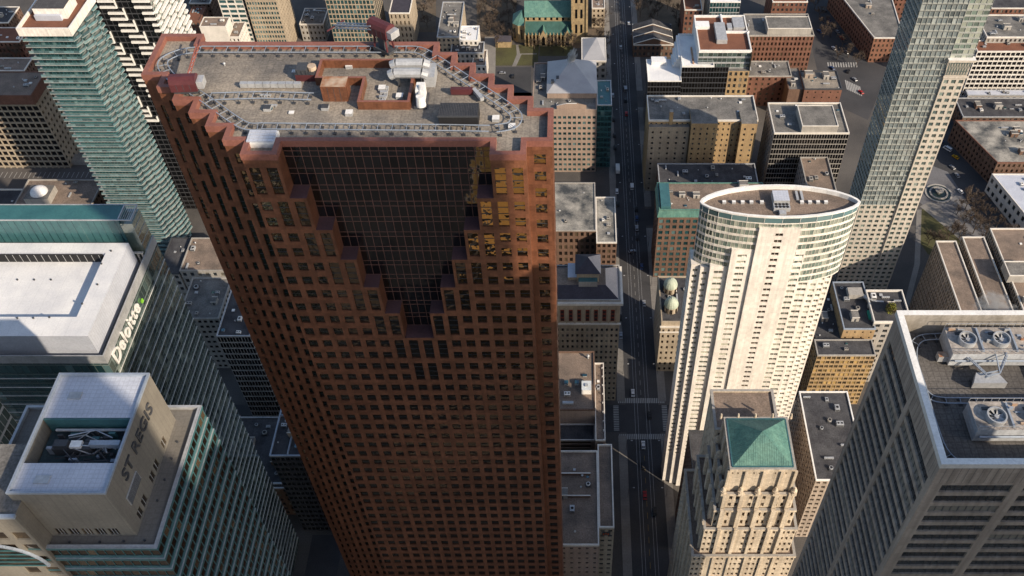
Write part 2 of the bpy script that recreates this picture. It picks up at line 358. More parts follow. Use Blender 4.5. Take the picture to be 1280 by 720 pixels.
def plant(B, k, x, y, z, sx, sy, sz, rnd):
    b = MB((x, y, z)); a = (x - sx / 2, y - sy / 2); c = (x + sx / 2, y + sy / 2)
    m = rnd.choice([METAL, METAL, WHITE, CONCRETE])
    if k == 'unit':
        b.box((a[0], a[1], z + 0.2), (*c, z + sz), m); b.box((a[0] + .2, a[1] + .2, z), (c[0] - .2, c[1] - .2, z + 0.2), DARKMETAL)
        nf = 2 if sx > sy * 1.2 else 1
        for i in range(nf):
            fx = a[0] + sx * (i + 0.5) / nf; b.ring((fx, y), 0.3 * sy * 0.8, 0.38 * sy * 0.9, z + sz, z + sz + 0.12, m, 12)
            b.cyl((fx, y), 0.29 * sy * 0.8, z + sz, z + sz + 0.03, BLACK, 12)
        b.box((a[0] + .1, a[1] - .03, z + .4), (c[0] - .1, a[1] - .005, z + sz - .3), DARKMETAL)
    elif k == 'vent':
        b.cyl((x, y), sx * 0.3, z, z + sz * 0.7, METAL, 10); b.cyl((x, y), sx * 0.55, z + sz * 0.7, z + sz, METAL, 10, sx * 0.15)
    elif k == 'duct':
        b.box((a[0], a[1], z + 0.35), (*c, z + 0.35 + sz * .7), METAL)
        for i in range(4):
            if sx > sy: t = a[0] + sx * (i + .5) / 4; b.box((t - .06, a[1] - .04, z), (t + .06, c[1] + .04, z + .4 + sz * .7), METAL)
            else: t = a[1] + sy * (i + .5) / 4; b.box((a[0] - .04, t - .06, z), (c[0] + .04, t + .06, z + .4 + sz * .7), METAL)
    elif k == 'house':
        m = rnd.choice([CONCRETE, BROWNBRICK, CONCRETE, GREYPRE])
        b.box((*a, z), (*c, z + sz), m, ROOF_GREY); b.box((a[0] - .1, a[1] - .1, z + sz), (c[0] + .1, a[1] + .12, z + sz + .2), COPING)
        b.box((a[0] - .1, c[1] - .12, z + sz), (c[0] + .1, c[1] + .1, z + sz + .2), COPING)
        b.box((x - .45, a[1] - .04, z), (x + .45, a[1] - .004, z + 2.0), DARKMETAL)
    elif k == 'hatch':
        b.box((*a, z), (*c, z + sz * .8), METAL); b.box((a[0] - .05, a[1] - .05, z + sz * .8), (c[0] + .05, c[1] + .05, z + sz), rnd.choice([WHITE, METAL, TEALGL]))
    else:
        b.box((*a, z), (*c, z + sz * .4), DARKMETAL); b.cyl((x, y), sx * .42, z + sz * .4, z + sz, m, 14); b.cyl((x, y), sx * .3, z + sz, z + sz + .02, BLACK, 14)
    B.put2(b, PLANT_NAMES[k])
def _put2(s, mb, name): return mb.build(name, s.root, mb.o - s.o)
Building.put2 = _put2

def finish_buildings():
    dg = bpy.context.evaluated_depsgraph_get(); camp = Vector((0, 0, CAMH))
    for B in BUILDINGS:
        if B.w.f: B.put(B.w, 'wall')
    dg.update(); bpy.context.view_layer.update(); dg = bpy.context.evaluated_depsgraph_get()
    for B in BUILDINGS:
        sc = []
        for i, wd in enumerate(B.win):
            p, rz, w, h, gm, fm, mx, my, n = wd
            q = proj(p); a = 0
            if q:
                v = (camp - p); fac = max(0, v.normalized().dot(Vector((n.x, n.y, 0)))); a = w * h * fac / (q[2] ** 2)
                if not (-3 < q[0] < 1283 and -3 < q[1] < 723): a *= 1e-4
                elif fac > 0 and len(B.win) > 100:
                    t = p - v.normalized() * 0; e = camp - (p + Vector((n.x, n.y, 0)) * 0.55); dist = e.length
                    hit = SC.ray_cast(dg, p + Vector((n.x, n.y, 0)) * 0.55, e.normalized(), distance=dist)
                    if hit[0]: a *= 1e-3
            sc.append((a, i))
        sc.sort(reverse=True)
        for k, (a, i) in enumerate(sc[:100]):
            p, rz, w, h, gm, fm, mx, my, n = B.win[i]
            o = link('window', window_mesh(w, h, gm, fm, mx, my), B.root, p - B.o); o.rotation_euler.z = rz
        if len(sc) > 100:
            st = MB(B.o)
            for a, i in sc[100:]:
                p, rz, w, h, gm, fm, mx, my, n = B.win[i]; u = Vector((math.cos(rz), math.sin(rz), 0)); z = Vector((0, 0, 1)); N = Vector((n.x, n.y, 0))
                st.poly([p - u * w / 2 - z * h / 2, p + u * w / 2 - z * h / 2, p + u * w / 2 + z * h / 2, p - u * w / 2 + z * h / 2], gm)
                if fm and a > 0:
                    for j in range(1, mx):
                        c = p + u * (-w / 2 + w * j / mx) + N * 0.05
                        st.poly([c - u * .05 - z * h / 2, c + u * .05 - z * h / 2, c + u * .05 + z * h / 2, c - u * .05 + z * h / 2], fm)
                    for j in range(1, my):
                        c = p + z * (-h / 2 + h * j / my) + N * 0.045
                        st.poly([c - u * w / 2 - z * .05, c + u * w / 2 - z * .05, c + u * w / 2 + z * .05, c - u * w / 2 + z * .05], fm)
            tag(B.put(st, 'window'), kind='stuff')

def block(name, label, h, pxL, pxR, pyF, pyB, wall, spec, faces=None, rmat=None, cmat=None, par=1.0, units=4, cat='building', xy=None, z0=0, seed=0, big=1.0, roofname='roof'):
    """a plain city block from its roof's corners in the photograph and its height"""
    if xy: x0, x1, y0, y1 = xy
    else:
        a = at(pxL, pyF, h); b = at(pxR, pyF, h); c = at(pxL, pyB, h); x0, x1, y0, y1 = a.x, b.x, a.y, c.y
    B = Building(name, label, cat, ((x0 + x1) / 2, (y0 + y1) / 2))
    P = rect(x0, x1, y0, y1); B.P = P; B.box = (x0, x1, y0, y1); B.h = h
    if faces is None: faces = [0, 3] if (x0 + x1) > 0 else [0, 1]
    zr = h - par
    B.sides(P, z0, zr, wall, spec, faces); B.roof(P, zr, par, 0.5, rmat or ROOF_GREY, cmat or COPING, roofname)
    if units: B.units(x0 + 1.2, x1 - 1.2, y0 + 1.2, y1 - 1.2, zr, int(units * 1.8) + 2, seed, big)
    B.zr = zr
    return B
def penthouse(B, pxL, pxR, pyF, pyB, h, mat, rmat, cap=None, name='penthouse'):
    a = at(pxL, pyF, h); b = at(pxR, pyF, h); c = at(pxL, pyB, h)
    q = MB(B.o); q.box((a.x, a.y, B.zr), (b.x, c.y, h), mat, rmat)
    if cap:
        q.box((a.x - .1, a.y - .1, h), (b.x + .1, a.y + .35, h + .4), cap); q.box((a.x - .1, c.y - .35, h), (b.x + .1, c.y + .1, h + .4), cap)
        q.box((a.x - .1, a.y + .352, h), (a.x + .35, c.y - .352, h + .4), cap); q.box((b.x - .35, a.y + .352, h), (b.x + .1, c.y - .352, h + .4), cap)
    B.put(q, name); return a.x, b.x, a.y, c.y

# ------------------------------------------------------------------ ground, streets
def sheet(name, pts, z, mat, kind='structure', thick=0):
    b = MB()
    if thick: b.prism(pts, z - thick, z, mat)
    else: b.poly([(p[0], p[1], z) for p in pts], mat)
    o = b.build(name); tag(o, kind=kind); return o
g = MB(); g.poly([(-3000, -2500, 0), (3000, -2500, 0), (3000, 3500, 0), (-3000, 3500, 0)], GROUND); tag(g.build('ground'), kind='structure')
sheet('road', rect(24.5, 41, -300, 1500), 0.004, ASPHALT)
sheet('road', rect(-700, 24.49, 250, 266), 0.004, ASPHALT); sheet('road', rect(41.01, 700, 250, 266), 0.004, ASPHALT)
sheet('road', rect(-118, -104, -100, 196), 0.004, ASPHALT)
sheet('road', rect(-700, 24.49, 505, 519), 0.004, ASPHALT); sheet('road', rect(41.01, 700, 392, 406), 0.004, ASPHALT)
for x0, x1 in ((20.5, 24.5), (41, 45)):
    for y0, y1 in ((-200, 248), (268, 390), (408, 503), (521, 1200)):
        sheet('pavement', rect(x0, x1, y0, y1), 0.13, PAVE, thick=0.13)
mk = MB()
for x in (29.0, 30.5, 34.6, 36.1): mk.box((x - .05, -100, .005), (x + .05, 1200, .012), METAL)
tag(mk.build('streetcar_tracks'), kind='structure')
mk = MB()
for y0, y1 in ((-60, 244), (272, 386), (412, 500), (524, 900)):
    y = y0
    while y < y1: mk.box((32.45, y, .006), (32.6, y + 3, .011), YELLOW if y1 < 300 else PAINT); y += 6
for x in [21 + .9 * k for k in range(26)]: 
    for y in (246, 267): mk.box((x, y, .012), (x + .5, y + 3.0, .016), PAINT)
for y in [251 + 1.0 * k for k in range(15)]:
    for x in (18.5, 42.5): mk.box((x, y, .012), (x + 2.6, y + .5, .016), PAINT)
tag(mk.build('road_markings'), kind='structure')

# ------------------------------------------------------------------ the red granite tower
BAY = 10 / 3; RF = 4.4; TOPZ = 271.8; SX = -62.8; SY0 = 135.2; SY1 = 139.1
sc = Building('granite_tower', 'tall red granite office tower with stepped notch of black glass and stepped corners', 'skyscraper', (-42, 152))
NR = 61; ZB = TOPZ - NR * RF
spec = dict(gm=DKGL, fm=DARKMETAL, rec=0.28, w=2.12, h=2.6)
def front_kind(c, r):
    q = NR - 1 - r                      # rows counted from the top
    lv = q // 2
    if lv <= 5:
        lo, hi = 2 + lv, 14 - lv
        if lo <= c < hi: return 'open'
        if c in (lo - 2, lo - 1, hi, hi + 1): return 'tall' if q % 2 == 1 else 'skip'
    elif lv == 6 and 6 <= c <= 9: return 'tall' if q % 2 == 1 else 'skip'
    elif lv == 7 and 7 <= c <= 8: return 'tall' if q % 2 == 1 else 'skip'
    return None
FE = SX + 16 * BAY
sc.grid((SX, SY0), (FE, SY0), 0, TOPZ, GRANITE, cols=16, rows=NR, base=ZB, kind=front_kind, mx=1, my=2, **spec)
# top band of the two front blocks
sc.plain((SX, SY0), (SX + 2 * BAY, SY0), TOPZ, 274, GRANITE); sc.plain((FE - 2 * BAY, SY0), (FE, SY0), TOPZ, 274, GRANITE)
# the notch: glass wall behind, ledges and granite returns
nx0, nx1 = SX + 2 * BAY, FE - 2 * BAY
lz = TOPZ - 12 * RF
notch = sc.part('glass_notch')
vx = []
k = 0
for i in range(0, 25):
    x = nx0 + (nx1 - nx0) * i / 24; vx.append(x)
def notch_low(x):
    m = min(x - nx0, nx1 - x); lv = min(5, int(max(0, m - 1e-6) / BAY)); return TOPZ - (lv + 1) * 2 * RF
for i in range(24):
    zl = notch_low((vx[i] + vx[i + 1]) / 2); z = zl; alt = 0
    while z < 273.2 - 0.05:
        st = (1.35 if alt else 3.05); zt = min(z + st, 273.2); alt = 1 - alt
        notch.poly([(vx[i] + .07, SY1, z + .07), (vx[i + 1] - .07, SY1, z + .07), (vx[i + 1] - .07, SY1, zt - .07), (vx[i] + .07, SY1, zt - .07)], BLKGL)
        z = zt
sc.put(notch, 'notch_glazing')
mul = sc.part('m'); MULL = solid('red_mullion', (.20, .10, .08), .5)
for i in range(25):
    x = vx[i]; zl = min(notch_low(x - .1) if i > 0 else 999, notch_low(x + .1) if i < 24 else 999)
    if i in (0, 24): continue
    mul.box((x - .042, SY1 - .05, zl), (x + .042, SY1 + .1, 273.2), MULL)
z = lz; alt = 0
while z < 273.1:
    lv = max(0, math.ceil((TOPZ - z - 0.02) / (2 * RF)) - 1); a = nx0 + max(0, lv) * BAY; b = nx1 - max(0, lv) * BAY
    if b > a: mul.box((a, SY1 - .042, z - .05), (b, SY1 + .098, z + .05), MULL)
    z += 1.35 if alt else 3.05; alt = 1 - alt
sc.put(mul, 'notch_mullions')
led = sc.part('l')
for lv in range(6):
    zt = TOPZ - (lv + 1) * 2 * RF
    a, b = nx0 + lv * BAY, nx1 - lv * BAY
    top = TOPZ - lv * 2 * RF if lv else 273.2
    led.poly([(a, SY0, zt), (a, SY1, zt), (a, SY1, top), (a, SY0, top)], GRANITE)
    led.poly([(b, SY0, zt), (b, SY0, top), (b, SY1, top), (b, SY1, zt)], GRANITE)
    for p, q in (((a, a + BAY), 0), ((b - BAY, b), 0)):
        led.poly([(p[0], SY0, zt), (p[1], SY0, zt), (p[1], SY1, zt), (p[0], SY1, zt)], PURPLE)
sc.put(led, 'notch_ledge')
sc.plain((nx0, SY1), (nx1, SY1), 273.2, 274, GRANITE_CAP)
# the last bay on the right, set back, and the right side
sc.plain((FE, SY0), (FE, SY1), 0, 274, GRANITE)
sc.grid((FE, SY1), (-4.5, SY1), 0, TOPZ, GRANITE, cols=1, rows=NR, base=ZB, mx=1, my=2, gm=DKGL, fm=DARKMETAL, rec=.28, w=2.3, h=2.6)
sc.plain((FE, SY1), (-4.5, SY1), TOPZ, 274, GRANITE)
sc.grid((-4.5, SY1), (-4.5, 149), 0, 274, GRANITE, cols=3, rows=NR, base=ZB, top=274 - TOPZ, gm=DKGL, rec=.28, w=2.1, h=2.6)
# stepped corner at the far right and the back
out = [(-4.5, 149)]
x, y = -4.5, 149
while y < 170.5:
    x -= 4.1; out.append((x, y)); y += 3.75; out.append((x, y))
out += [(-37, y), (-37, 171.5), (-80, 171.5), (-80, 174.5), (-88.8, 174.5), (-88.8, 160)]
stair = []
x, y = -88.8, 160.0
sw = (88.8 - 62.8) / 6.0; sh = (160 - SY0) / 6.0
for i in range(6):
    stair.append((x, y)); x += sw; stair.append((x, y)); y -= sh
for i in range(len(out) - 1): sc.plain(out[i], out[i + 1], 0, 274, GRANITE)
for i in range(0, 12, 2):
    a, b = stair[i], stair[i + 1]
    def sk(c, r, i=i):
        q = NR - 1 - r - (6 - i // 2)
        if q < -1: return 'wall' if i < 9 and q < -3 else None
        if 0 <= q < 10: return 'tall' if q % 2 == 1 else 'skip'
        return None
    def sk2(c, r, i=i):
        q = NR - 1 - r
        if q == 0 and i < 2: return 'wall'
        qq = q - 1
        if 0 <= qq < 8 - 0: return 'tall' if qq % 2 == 1 else 'skip'
        return None
    sc.grid(a, b, 0, 274, GRANITE, cols=1, rows=NR, base=ZB, top=274 - TOPZ, kind=sk2, mx=1, my=2, gm=DKGL, fm=DARKMETAL, rec=.28, w=1.75, h=2.6)
    nxt = stair[i + 2] if i < 10 else (SX, SY0)
    sc.plain(b, nxt, 0, 274, GRANITE)
strips = sc.part('r')
for i in range(1, 12, 2):
    a = stair[i]; strips.box((a[0] - .12, a[1] - .16, 4), (a[0] + .1, a[1] - .01, 271), COPING)  # thin pale strips up the stepped corners
sc.put(strips, 'pale_corner_strip')
outline = [(SX, SY0), (nx0, SY0), (nx0, SY1), (nx1, SY1), (nx1, SY0), (FE, SY0), (FE, SY1), (-4.5, SY1)] + out + [p for p in stair[1:]]
RZ = 273.1
sc.roof(outline, RZ, 1.2, 1.0, ROOF_TAN, GRANITE_CAP, proud=0.1)

# rails for the window cleaning cranes round the roof
def ladder(B, pts, gap, z, name, closed=False, posts=True):
    b = MB(B.o); pts = [Vector((p[0], p[1], 0)) for p in pts]; L = []; Rr = []
    for i, p in enumerate(pts):
        a = pts[max(0, i - 1)]; c = pts[min(len(pts) - 1, i + 1)]; t = (c - a).normalized(); n = Vector((-t.y, t.x, 0))
        L.append(p + n * gap / 2 + Vector((0, 0, z))); Rr.append(p - n * gap / 2 + Vector((0, 0, z)))
    b.tube(L, .11, STEEL_BLUE); b.tube(Rr, .11, STEEL_BLUE)
    acc = 99
    for i in range(len(pts) - 1):
        d = (pts[i + 1] - pts[i]).length; t = 0
        while t < d:
            if acc >= 2.6:
                f = t / d; p = L[i].lerp(L[i + 1], f); q = Rr[i].lerp(Rr[i + 1], f); b.bar(p, q, .06, STEEL_BLUE)
                for w in (p, q):
                    b.bar((w.x, w.y, RZB(B)), w, .09, DARKMETAL); b.box((w.x - .3, w.y - .3, RZB(B)), (w.x + .3, w.y + .3, RZB(B) + .25), DARKMETAL)
                acc = 0
            t += .4; acc += .4
    B.put(b, name)
def RZB(B): return getattr(B, 'zr', RZ)
def S(px, py): p = at(px, py, RZ); return (p.x, p.y)
def curve(pts, n=6):
    o = []
    for i in range(len(pts) - 1):
        p0, p1, p2, p3 = [Vector(pts[max(0, min(len(pts) - 1, i + k))]) for k in (-1, 0, 1, 2)]
        for t in range(n):
            t /= n; o.append(tuple(0.5 * ((2 * p1) + (p2 - p0) * t + (2 * p0 - 5 * p1 + 4 * p2 - p3) * t * t + (3 * p1 - p0 - 3 * p2 + p3) * t ** 3)))
    o.append(tuple(pts[-1])); return o
ladder(sc, [S(252, 67), S(300, 67), S(400, 67), S(500, 67)] + curve([S(505, 67), S(524, 68), S(545, 79), S(575, 99), S(610, 122), S(636, 140), S(646, 151), S(640, 162), S(620, 166)], 4), 2.2, RZ + 1.1, 'maintenance_rail')
ladder(sc, [S(330, 163), S(450, 164), S(560, 165), S(612, 166)], 1.8, RZ + 1.1, 'maintenance_rail')
ladder(sc, curve([S(252, 67), S(226, 71), S(206, 82), S(212, 98), S(232, 112), S(260, 130), S(290, 152), S(310, 163), S(330, 163)], 4), 2.0, RZ + 1.1, 'maintenance_rail')
ladder(sc, [S(265, 126), S(330, 124), S(392, 126)], 2.2, RZ + 1.1, 'maintenance_rail')
# roof plant of the granite tower
def SP(mb_name, fn, px, py, z=None):
    p = at(px, py, RZ); b = MB((p.x, p.y, RZ)); fn(b, p.x, p.y, RZ); return sc.put2(b, mb_name)
a = S(400, 110); b_ = S(513, 80); d = S(448, 140); e = S(512, 140)
q = sc.part('w'); H1 = RZ + 1.9; t = .55
def lowwall(p0, p1):
    x0, x1 = sorted((p0[0], p1[0])); y0, y1 = sorted((p0[1], p1[1])); q.box((x0 - t / 2, y0 - t / 2, RZ), (x1 + t / 2, y1 + t / 2, H1), GRANITE, GRANITE_CAP)
A1 = S(400, 103); A2 = S(404, 84); 
X0, X1, X2, X3 = S(398, 105)[0], S(424, 105)[0], S(450, 136)[0], S(512, 136)[0]
Y0, Y1, Y2 = S(450, 136)[1], S(450, 106)[1], S(450, 84)[1]
for p0, p1 in (((X0, Y2), (X3 - t, Y2)), ((X0, Y1), (X0, Y2 - t)), ((X0 + t, Y1), (X2, Y1)), ((X2, Y0), (X2, Y1 - t)), ((X2 + t, Y0), (X3, Y0)), ((X3, Y0 + t), (X3, Y2 - t * 2))): lowwall(p0, p1)
sc.put(q, 'low_granite_wall')
def rustbox(b, x, y, z):
    b.box((x - 2.5, y, z), (x + 2.5, y + 3.4, z + 3.6), GRANITE, RUST)
    for k in (-1.2, 0, 1.2): b.box((x + k - .04, y - .03, z + .2), (x + k + .04, y - .004, z + 3.3), DARKMETAL)
SP('equipment_room', rustbox, 420, 127)
def shed(b, x, y, z):
    b.box((x - 3.8, y, z), (x + 3.8, y + 4, z + 2.6), BLACK, DARKMETAL)
    for k in range(24): b.box((x - 3.75 + k * .32, y + .05, z + 2.603), (x - 3.66 + k * .32, y + 3.95, z + 2.68), ROOF_DARK)
    b.box((x - 4, y - .2, z + 2.3), (x + 4, y - .003, z + 2.62), DARKMETAL)
SP('louvred_shed', shed, 574, 158)
def ducts(b, x, y, z):
    for dy in (0, 3.2):
        pts = [(x - 4, y + dy, z + 2.4), (x - 3, y + dy, z + 2.9), (x + 2.4, y + dy, z + 2.9), (x + 3.6, y + dy, z + 2.4)]
        b.tube(pts, 1.05, METAL, 10)
        for k in (-2.4, 0.2, 2.4): b.box((x + k - .1, y + dy - .7, z), (x + k + .1, y + dy + .7, z + 2), DARKMETAL)
    b.box((x + 2.9, y - .8, z), (x + 5, y + 4, z + 2.5), METAL)
SP('silver_duct', ducts, 514, 106)
def tank(b, x, y, z):
    b.box((x - .8, y + .6, z + .5), (x + .9, y + 3.4, z + 3.2), WHITE); b.cyl((x + .2, y - .5), 1.0, z + .5, z + 2.7, WHITE, 14, .8)
    b.box((x - 1.2, y - 1.2, z), (x + 1.4, y + 3.6, z + .5), DARKMETAL); b.bar((x, y, z + 2.6), (x, y + 2, z + 3.4), .35, METAL, 8)
SP('white_tank', tank, 526, 132)
def platform(b, x, y, z):
    b.box((x - 2.2, y, z), (x + 2, y + 3.5, z + 1.6), CRANE_RED, DARKMETAL); b.box((x - 2, y + .3, z + 1.6), (x + .2, y + 3, z + 2.6), DARKMETAL)
    b.cyl((x + 1, y + 2), .9, z + 1.6, z + 2.5, RUST, 12)
    for k in range(6): b.bar((x - 2.2 + k * .84, y, z + 1.6), (x - 2.2 + k * .84, y, z + 2.7), .05, DARKMETAL)
SP('cooling_unit', platform, 384, 102)
def skylight(b, x, y, z):
    for k in range(4):
        b.box((x - 2.6, y + k * .85, z + 1.2), (x + 2.6, y + k * .85 + .7, z + 1.45 + .02 * k), ROOF_PALE)
    b.box((x - 2.8, y - .2, z), (x + 2.8, y + 3.5, z + 1.15), WHITE)
SP('skylight', skylight, 327, 184)
def boxrow(b, x, y, z):
    for k in range(8):
        x1 = x - 6 + k * 1.55; b.box((x1, y, z + .2), (x1 + 1.45, y + .9, z + 1.2), METAL); b.box((x1 + .2, y + .2, z), (x1 + 1.2, y + .7, z + .2), DARKMETAL)
SP('battery_rack', boxrow, 338, 111)
def lshape(b, x, y, z):
    b.box((x - 3.4, y, z + .3), (x + 1, y + .9, z + 1.6), CRANE_RED); b.bar((x + 1.2, y + .8, z + 1), (x + 3.1, y - 2.4, z + 1), .55, METAL)
    b.box((x - 3.2, y + .2, z), (x + .6, y + .6, z + .3), DARKMETAL)
SP('pipe_rack', lshape, 585, 120)
rq = random.Random(21)
for k in range(34):
    px, py = rq.uniform(280, 640), rq.uniform(76, 160)
    if 390 < px < 560 and 76 < py < 146 or px < 300 + 0 * py and py > 120 or px > 560 and py < 90 + (px - 560) * .7 or 530 < px < 620 and 125 < py < 162: continue
    kd = rq.choice(['vent', 'hatch', 'duct', 'hatch', 'vent']); p = at(px, py, RZ); f = rq.uniform(.5, .9); sz_ = {'vent': (.7, .7, 1.0), 'hatch': (1.2, 1, .4), 'duct': (3.5, .5, .5)}[kd]; plant(sc, kd, p.x, p.y, RZ, *[q_ * f for q_ in sz_], rq)
for px, py in ((437, 143), (407, 136), (437, 84), (478, 112), (335, 137), (500, 122), (620, 150), (640, 160)):
    def hatch(b, x, y, z): b.box((x - .7, y - .7, z), (x + .7, y + .7, z + .7), METAL, WHITE if px > 410 else DARKMETAL)
    SP('roof_hatch', hatch, px, py)
def pipes(b, x, y, z):
    for k in range(3): b.tube([(x + k * .3, y - 2.5, z + .3), (x + k * .3 + .5, y, z + .3), (x + k * .3 + .4, y + 3.2, z + .35)], .12, METAL, 6)
    for k in range(4): b.box((x - .4, y - 2 + k * 1.5, z), (x + 1, y - 1.4 + k * 1.5, z + .6), METAL)
SP('pipe_run', pipes, 477, 122)

JIBR = solid('faded_red_paint', (.34, .12, .09), .6)
def facade_crane(label, px, py, ang, jib, lift=0):
    p = at(px, py, RZ); r = empty('window_cleaning_crane', (p.x, p.y, RZ + 1.1), label, 'roof crane', None); r.rotation_euler.z = ang
    b = MB()                                                     # cabin with a curved hood
    pr = [(-1.5, 0.6), (1.5, 0.6), (1.5, 2.3), (1.2, 3.1), (.5, 3.6), (-.5, 3.6), (-1.2, 3.1), (-1.5, 2.3)]
    for k in range(8):
        a, c = pr[k], pr[(k + 1) % 8]; b.poly([(-2.6, a[0], a[1]), (2.6, a[0], a[1]), (2.6, c[0], c[1]), (-2.6, c[0], c[1])], CRANE_RED)
    b.poly([(-2.6, a, c) for a, c in reversed(pr)], CRANE_RED); b.poly([(2.6, a, c) for a, c in pr], CRANE_RED)
    for k in (-1.3, 0, 1.3): b.box((k - .05, -1.53, .8), (k + .05, -1.502, 2.3), DARKMETAL)
    cb_ = b.build('cabin', r, (0, 0, lift))
    if lift:
        b = MB(); [b.bar((u, v, .4), (u * .8, v * .8, lift + .7), .22, CRANE_RED) for u in (-1.8, 1.8) for v in (-1, 1)]; b.box((-.8, -.7, .5), (.8, .7, lift + .5), DARKMETAL); b.build('turntable', r)
    b = MB(); b.box((2.65, -1.2, 1.0), (3.9, 1.2, 2.6), METAL); b.build('winch', r, (0, 0, lift))
    b = MB(); b.box((-2.2, -1.3, 0), (2.4, 1.3, .55), DARKMETAL)
    for sx in (-1.8, 1.8):
        for sy in (-1.0, 1.0): b.cyl((sx, sy), .35, -.15, .25, DARKMETAL, 8)
    b.build('carriage', r)
    b = MB(); j = [Vector(q) for q in jib]; n = 7
    for s1, s2 in ((-.45, -.4), (.45, -.4), (-.45, .4), (.45, .4)): b.bar(j[0] + Vector((0, s1, s2)), j[1] + Vector((0, s1, s2)), .15, JIBR if 'reddish' in label else STEEL_BLUE)
    for k in range(n):
        f, f2 = k / n, (k + 1) / n; P = j[0].lerp(j[1], f); Q = j[0].lerp(j[1], f2)
        b.bar(P + Vector((-.4, -.4, 0)), Q + Vector((.4, .4, 0)), .1, JIBR if 'reddish' in label else STEEL_BLUE); b.bar(P + Vector((0, -.45, -.4)), Q + Vector((0, -.45, .4)), .09, STEEL_BLUE); b.bar(P + Vector((0, .45, -.4)), Q + Vector((0, .45, .4)), .09, STEEL_BLUE)
        b.bar(P + Vector((0, -.45, .4)), Q + Vector((0, .45, .4)), .06, STEEL_BLUE)
    b.bar(j[1] + Vector((0, -2.6, 0)), j[1] + Vector((0, 2.6, 0)), .16, CRANE_RED)
    b.build('jib', r, (0, 0, lift))
facade_crane('dark red roof crane with reddish lattice jib at the granite roof left corner', 236, 118, R(4), ((1.2, 1, 3.3), (1.2, 9.5, 3.6)))
facade_crane('dark red roof crane with steel jib by the far parapet of the granite tower roof', 482, 67, R(-35), ((-1.5, -1, 2.2), (-12.5, -1.4, -1.4)), 3.2)

# ------------------------------------------------------------------ glass office tower with the white roof, on the left
dl = Building('glass_office_tower', 'green glass office tower with bright white roof and white horizontal fins', 'skyscraper', (-150, 170))
DX1, DY0, DY1, DH = -123.2, 149, 193, 194.0
P = rect(-205, DX1, DY0, DY1)
gs = dict(floor=4.0, bay=1.9, w=.94, h=.90, rec=0.06, gm=GRGL, reveal=False)
dl.grid((-205, DY0), (DX1, DY0), 0, DH, GREENFR, floor=4, bay=2.0, w=.95, h=.9, rec=.06, gm=TEALGL, reveal=False)
dl.grid((DX1, DY0), (DX1, DY1), 0, DH, GREENFR, **gs)
dl.plain((DX1, DY1), (-205, DY1), 0, DH, TEALSPAN); dl.plain((-205, DY1), (-205, DY0), 0, DH, TEALSPAN)
dl.roof(P, DH - 3.0, 3.0, .25, ROOF_GREY, METAL)
for k in range(1, 47):
    if k == 1:
        b = dl.part('f'); b.box((DX1 + .02, DY0 - .018, DH - 10.06), (DX1 + .2, DY1, DH - 9.9), WHITE); b.box((-205, DY0 - .2, DH - 10.06), (DX1 + .2, DY0 - .02, DH - 9.9), WHITE); fin = dl.put(b, 'fin')
    else:
        o = fin.copy(); COL.objects.link(o); o.parent = dl.root; o.location.z = -(k - 1) * 4.0
q = dl.part('p'); PH = 199.5
px0, px1, py0, py1 = -190, DX1 - 2.6, DY0 + 2.2, 184.6
hx1 = at(112, 340, PH).x + 2; hy0 = at(60, 396, PH).y; hy1 = at(60, 316, PH).y
q.box((px0, py0 + 0, DH - 3), (px1, hy0, PH), ROOF_PALE, ROOF_WHITE); q.box((px0, hy1, DH - 3), (px1, py1, PH), ROOF_PALE, ROOF_WHITE); q.box((hx1, hy0 + .002, DH - 3), (px1, hy1 - .002, PH), ROOF_PALE, ROOF_WHITE)
q.box((px0, hy0 + .002, DH - 3), (hx1 - .002, hy1 - .002, PH - 3.2), ROOF_PALE, ROOF_WHITE)
dl.put(q, 'white_penthouse')
q = dl.part('lv')
x = hx1 - 12
q.box((px0, hy1 - .5, PH - 3.19), (hx1 - 1, hy1 - .05, PH - .4), BLACK)
for k in range(14): q.box((hx1 - 2 - k * 2.0, hy1 - .62, PH - 3.19), (hx1 - 1.9 - k * 2.0, hy1 - .52, PH - .3), METAL)
dl.put(q, 'louvre')
q = dl.part('rail'); 
for k in range(26): q.bar((hx1 - 1 - k * 1.2, hy0 + .5, PH - 3.2), (hx1 - 1 - k * 1.2, hy0 + .5, PH - 1.9), .06, METAL)
q.bar((px0, hy0 + .5, PH - 1.9), (hx1 - 1, hy0 + .5, PH - 1.9), .08, METAL); q.bar((px0, hy0 + .5, PH - 2.5), (hx1 - 1, hy0 + .5, PH - 2.5), .06, METAL)
dl.put(q, 'guard_rail')
q = dl.part('ls')
for k in range(38):
    x = DX1 - .8 - k * 1.25; q.box((x - .12, 185.0, DH - 3), (x + .12, 185.6, DH + .9), COPING)
q.box((-190, 184.95, DH + .6), (DX1 - .4, 185.65, DH + .9), COPING)
dl.put(q, 'screen')
for px, py in ((139, 314), (127, 330), (122, 356), (103, 380), (22, 350), (43, 350), (64, 350), (22, 398), (42, 398), (62, 397)):
    zz = PH if px > 100 else (PH - 3.2 if py < 370 else PH)
    p = at(px, py, zz); b = MB((p.x, p.y, zz)); b.cyl((p.x, p.y), .25, zz, zz + .35, DARKMETAL, 8); dl.put2(b, 'roof_drain')
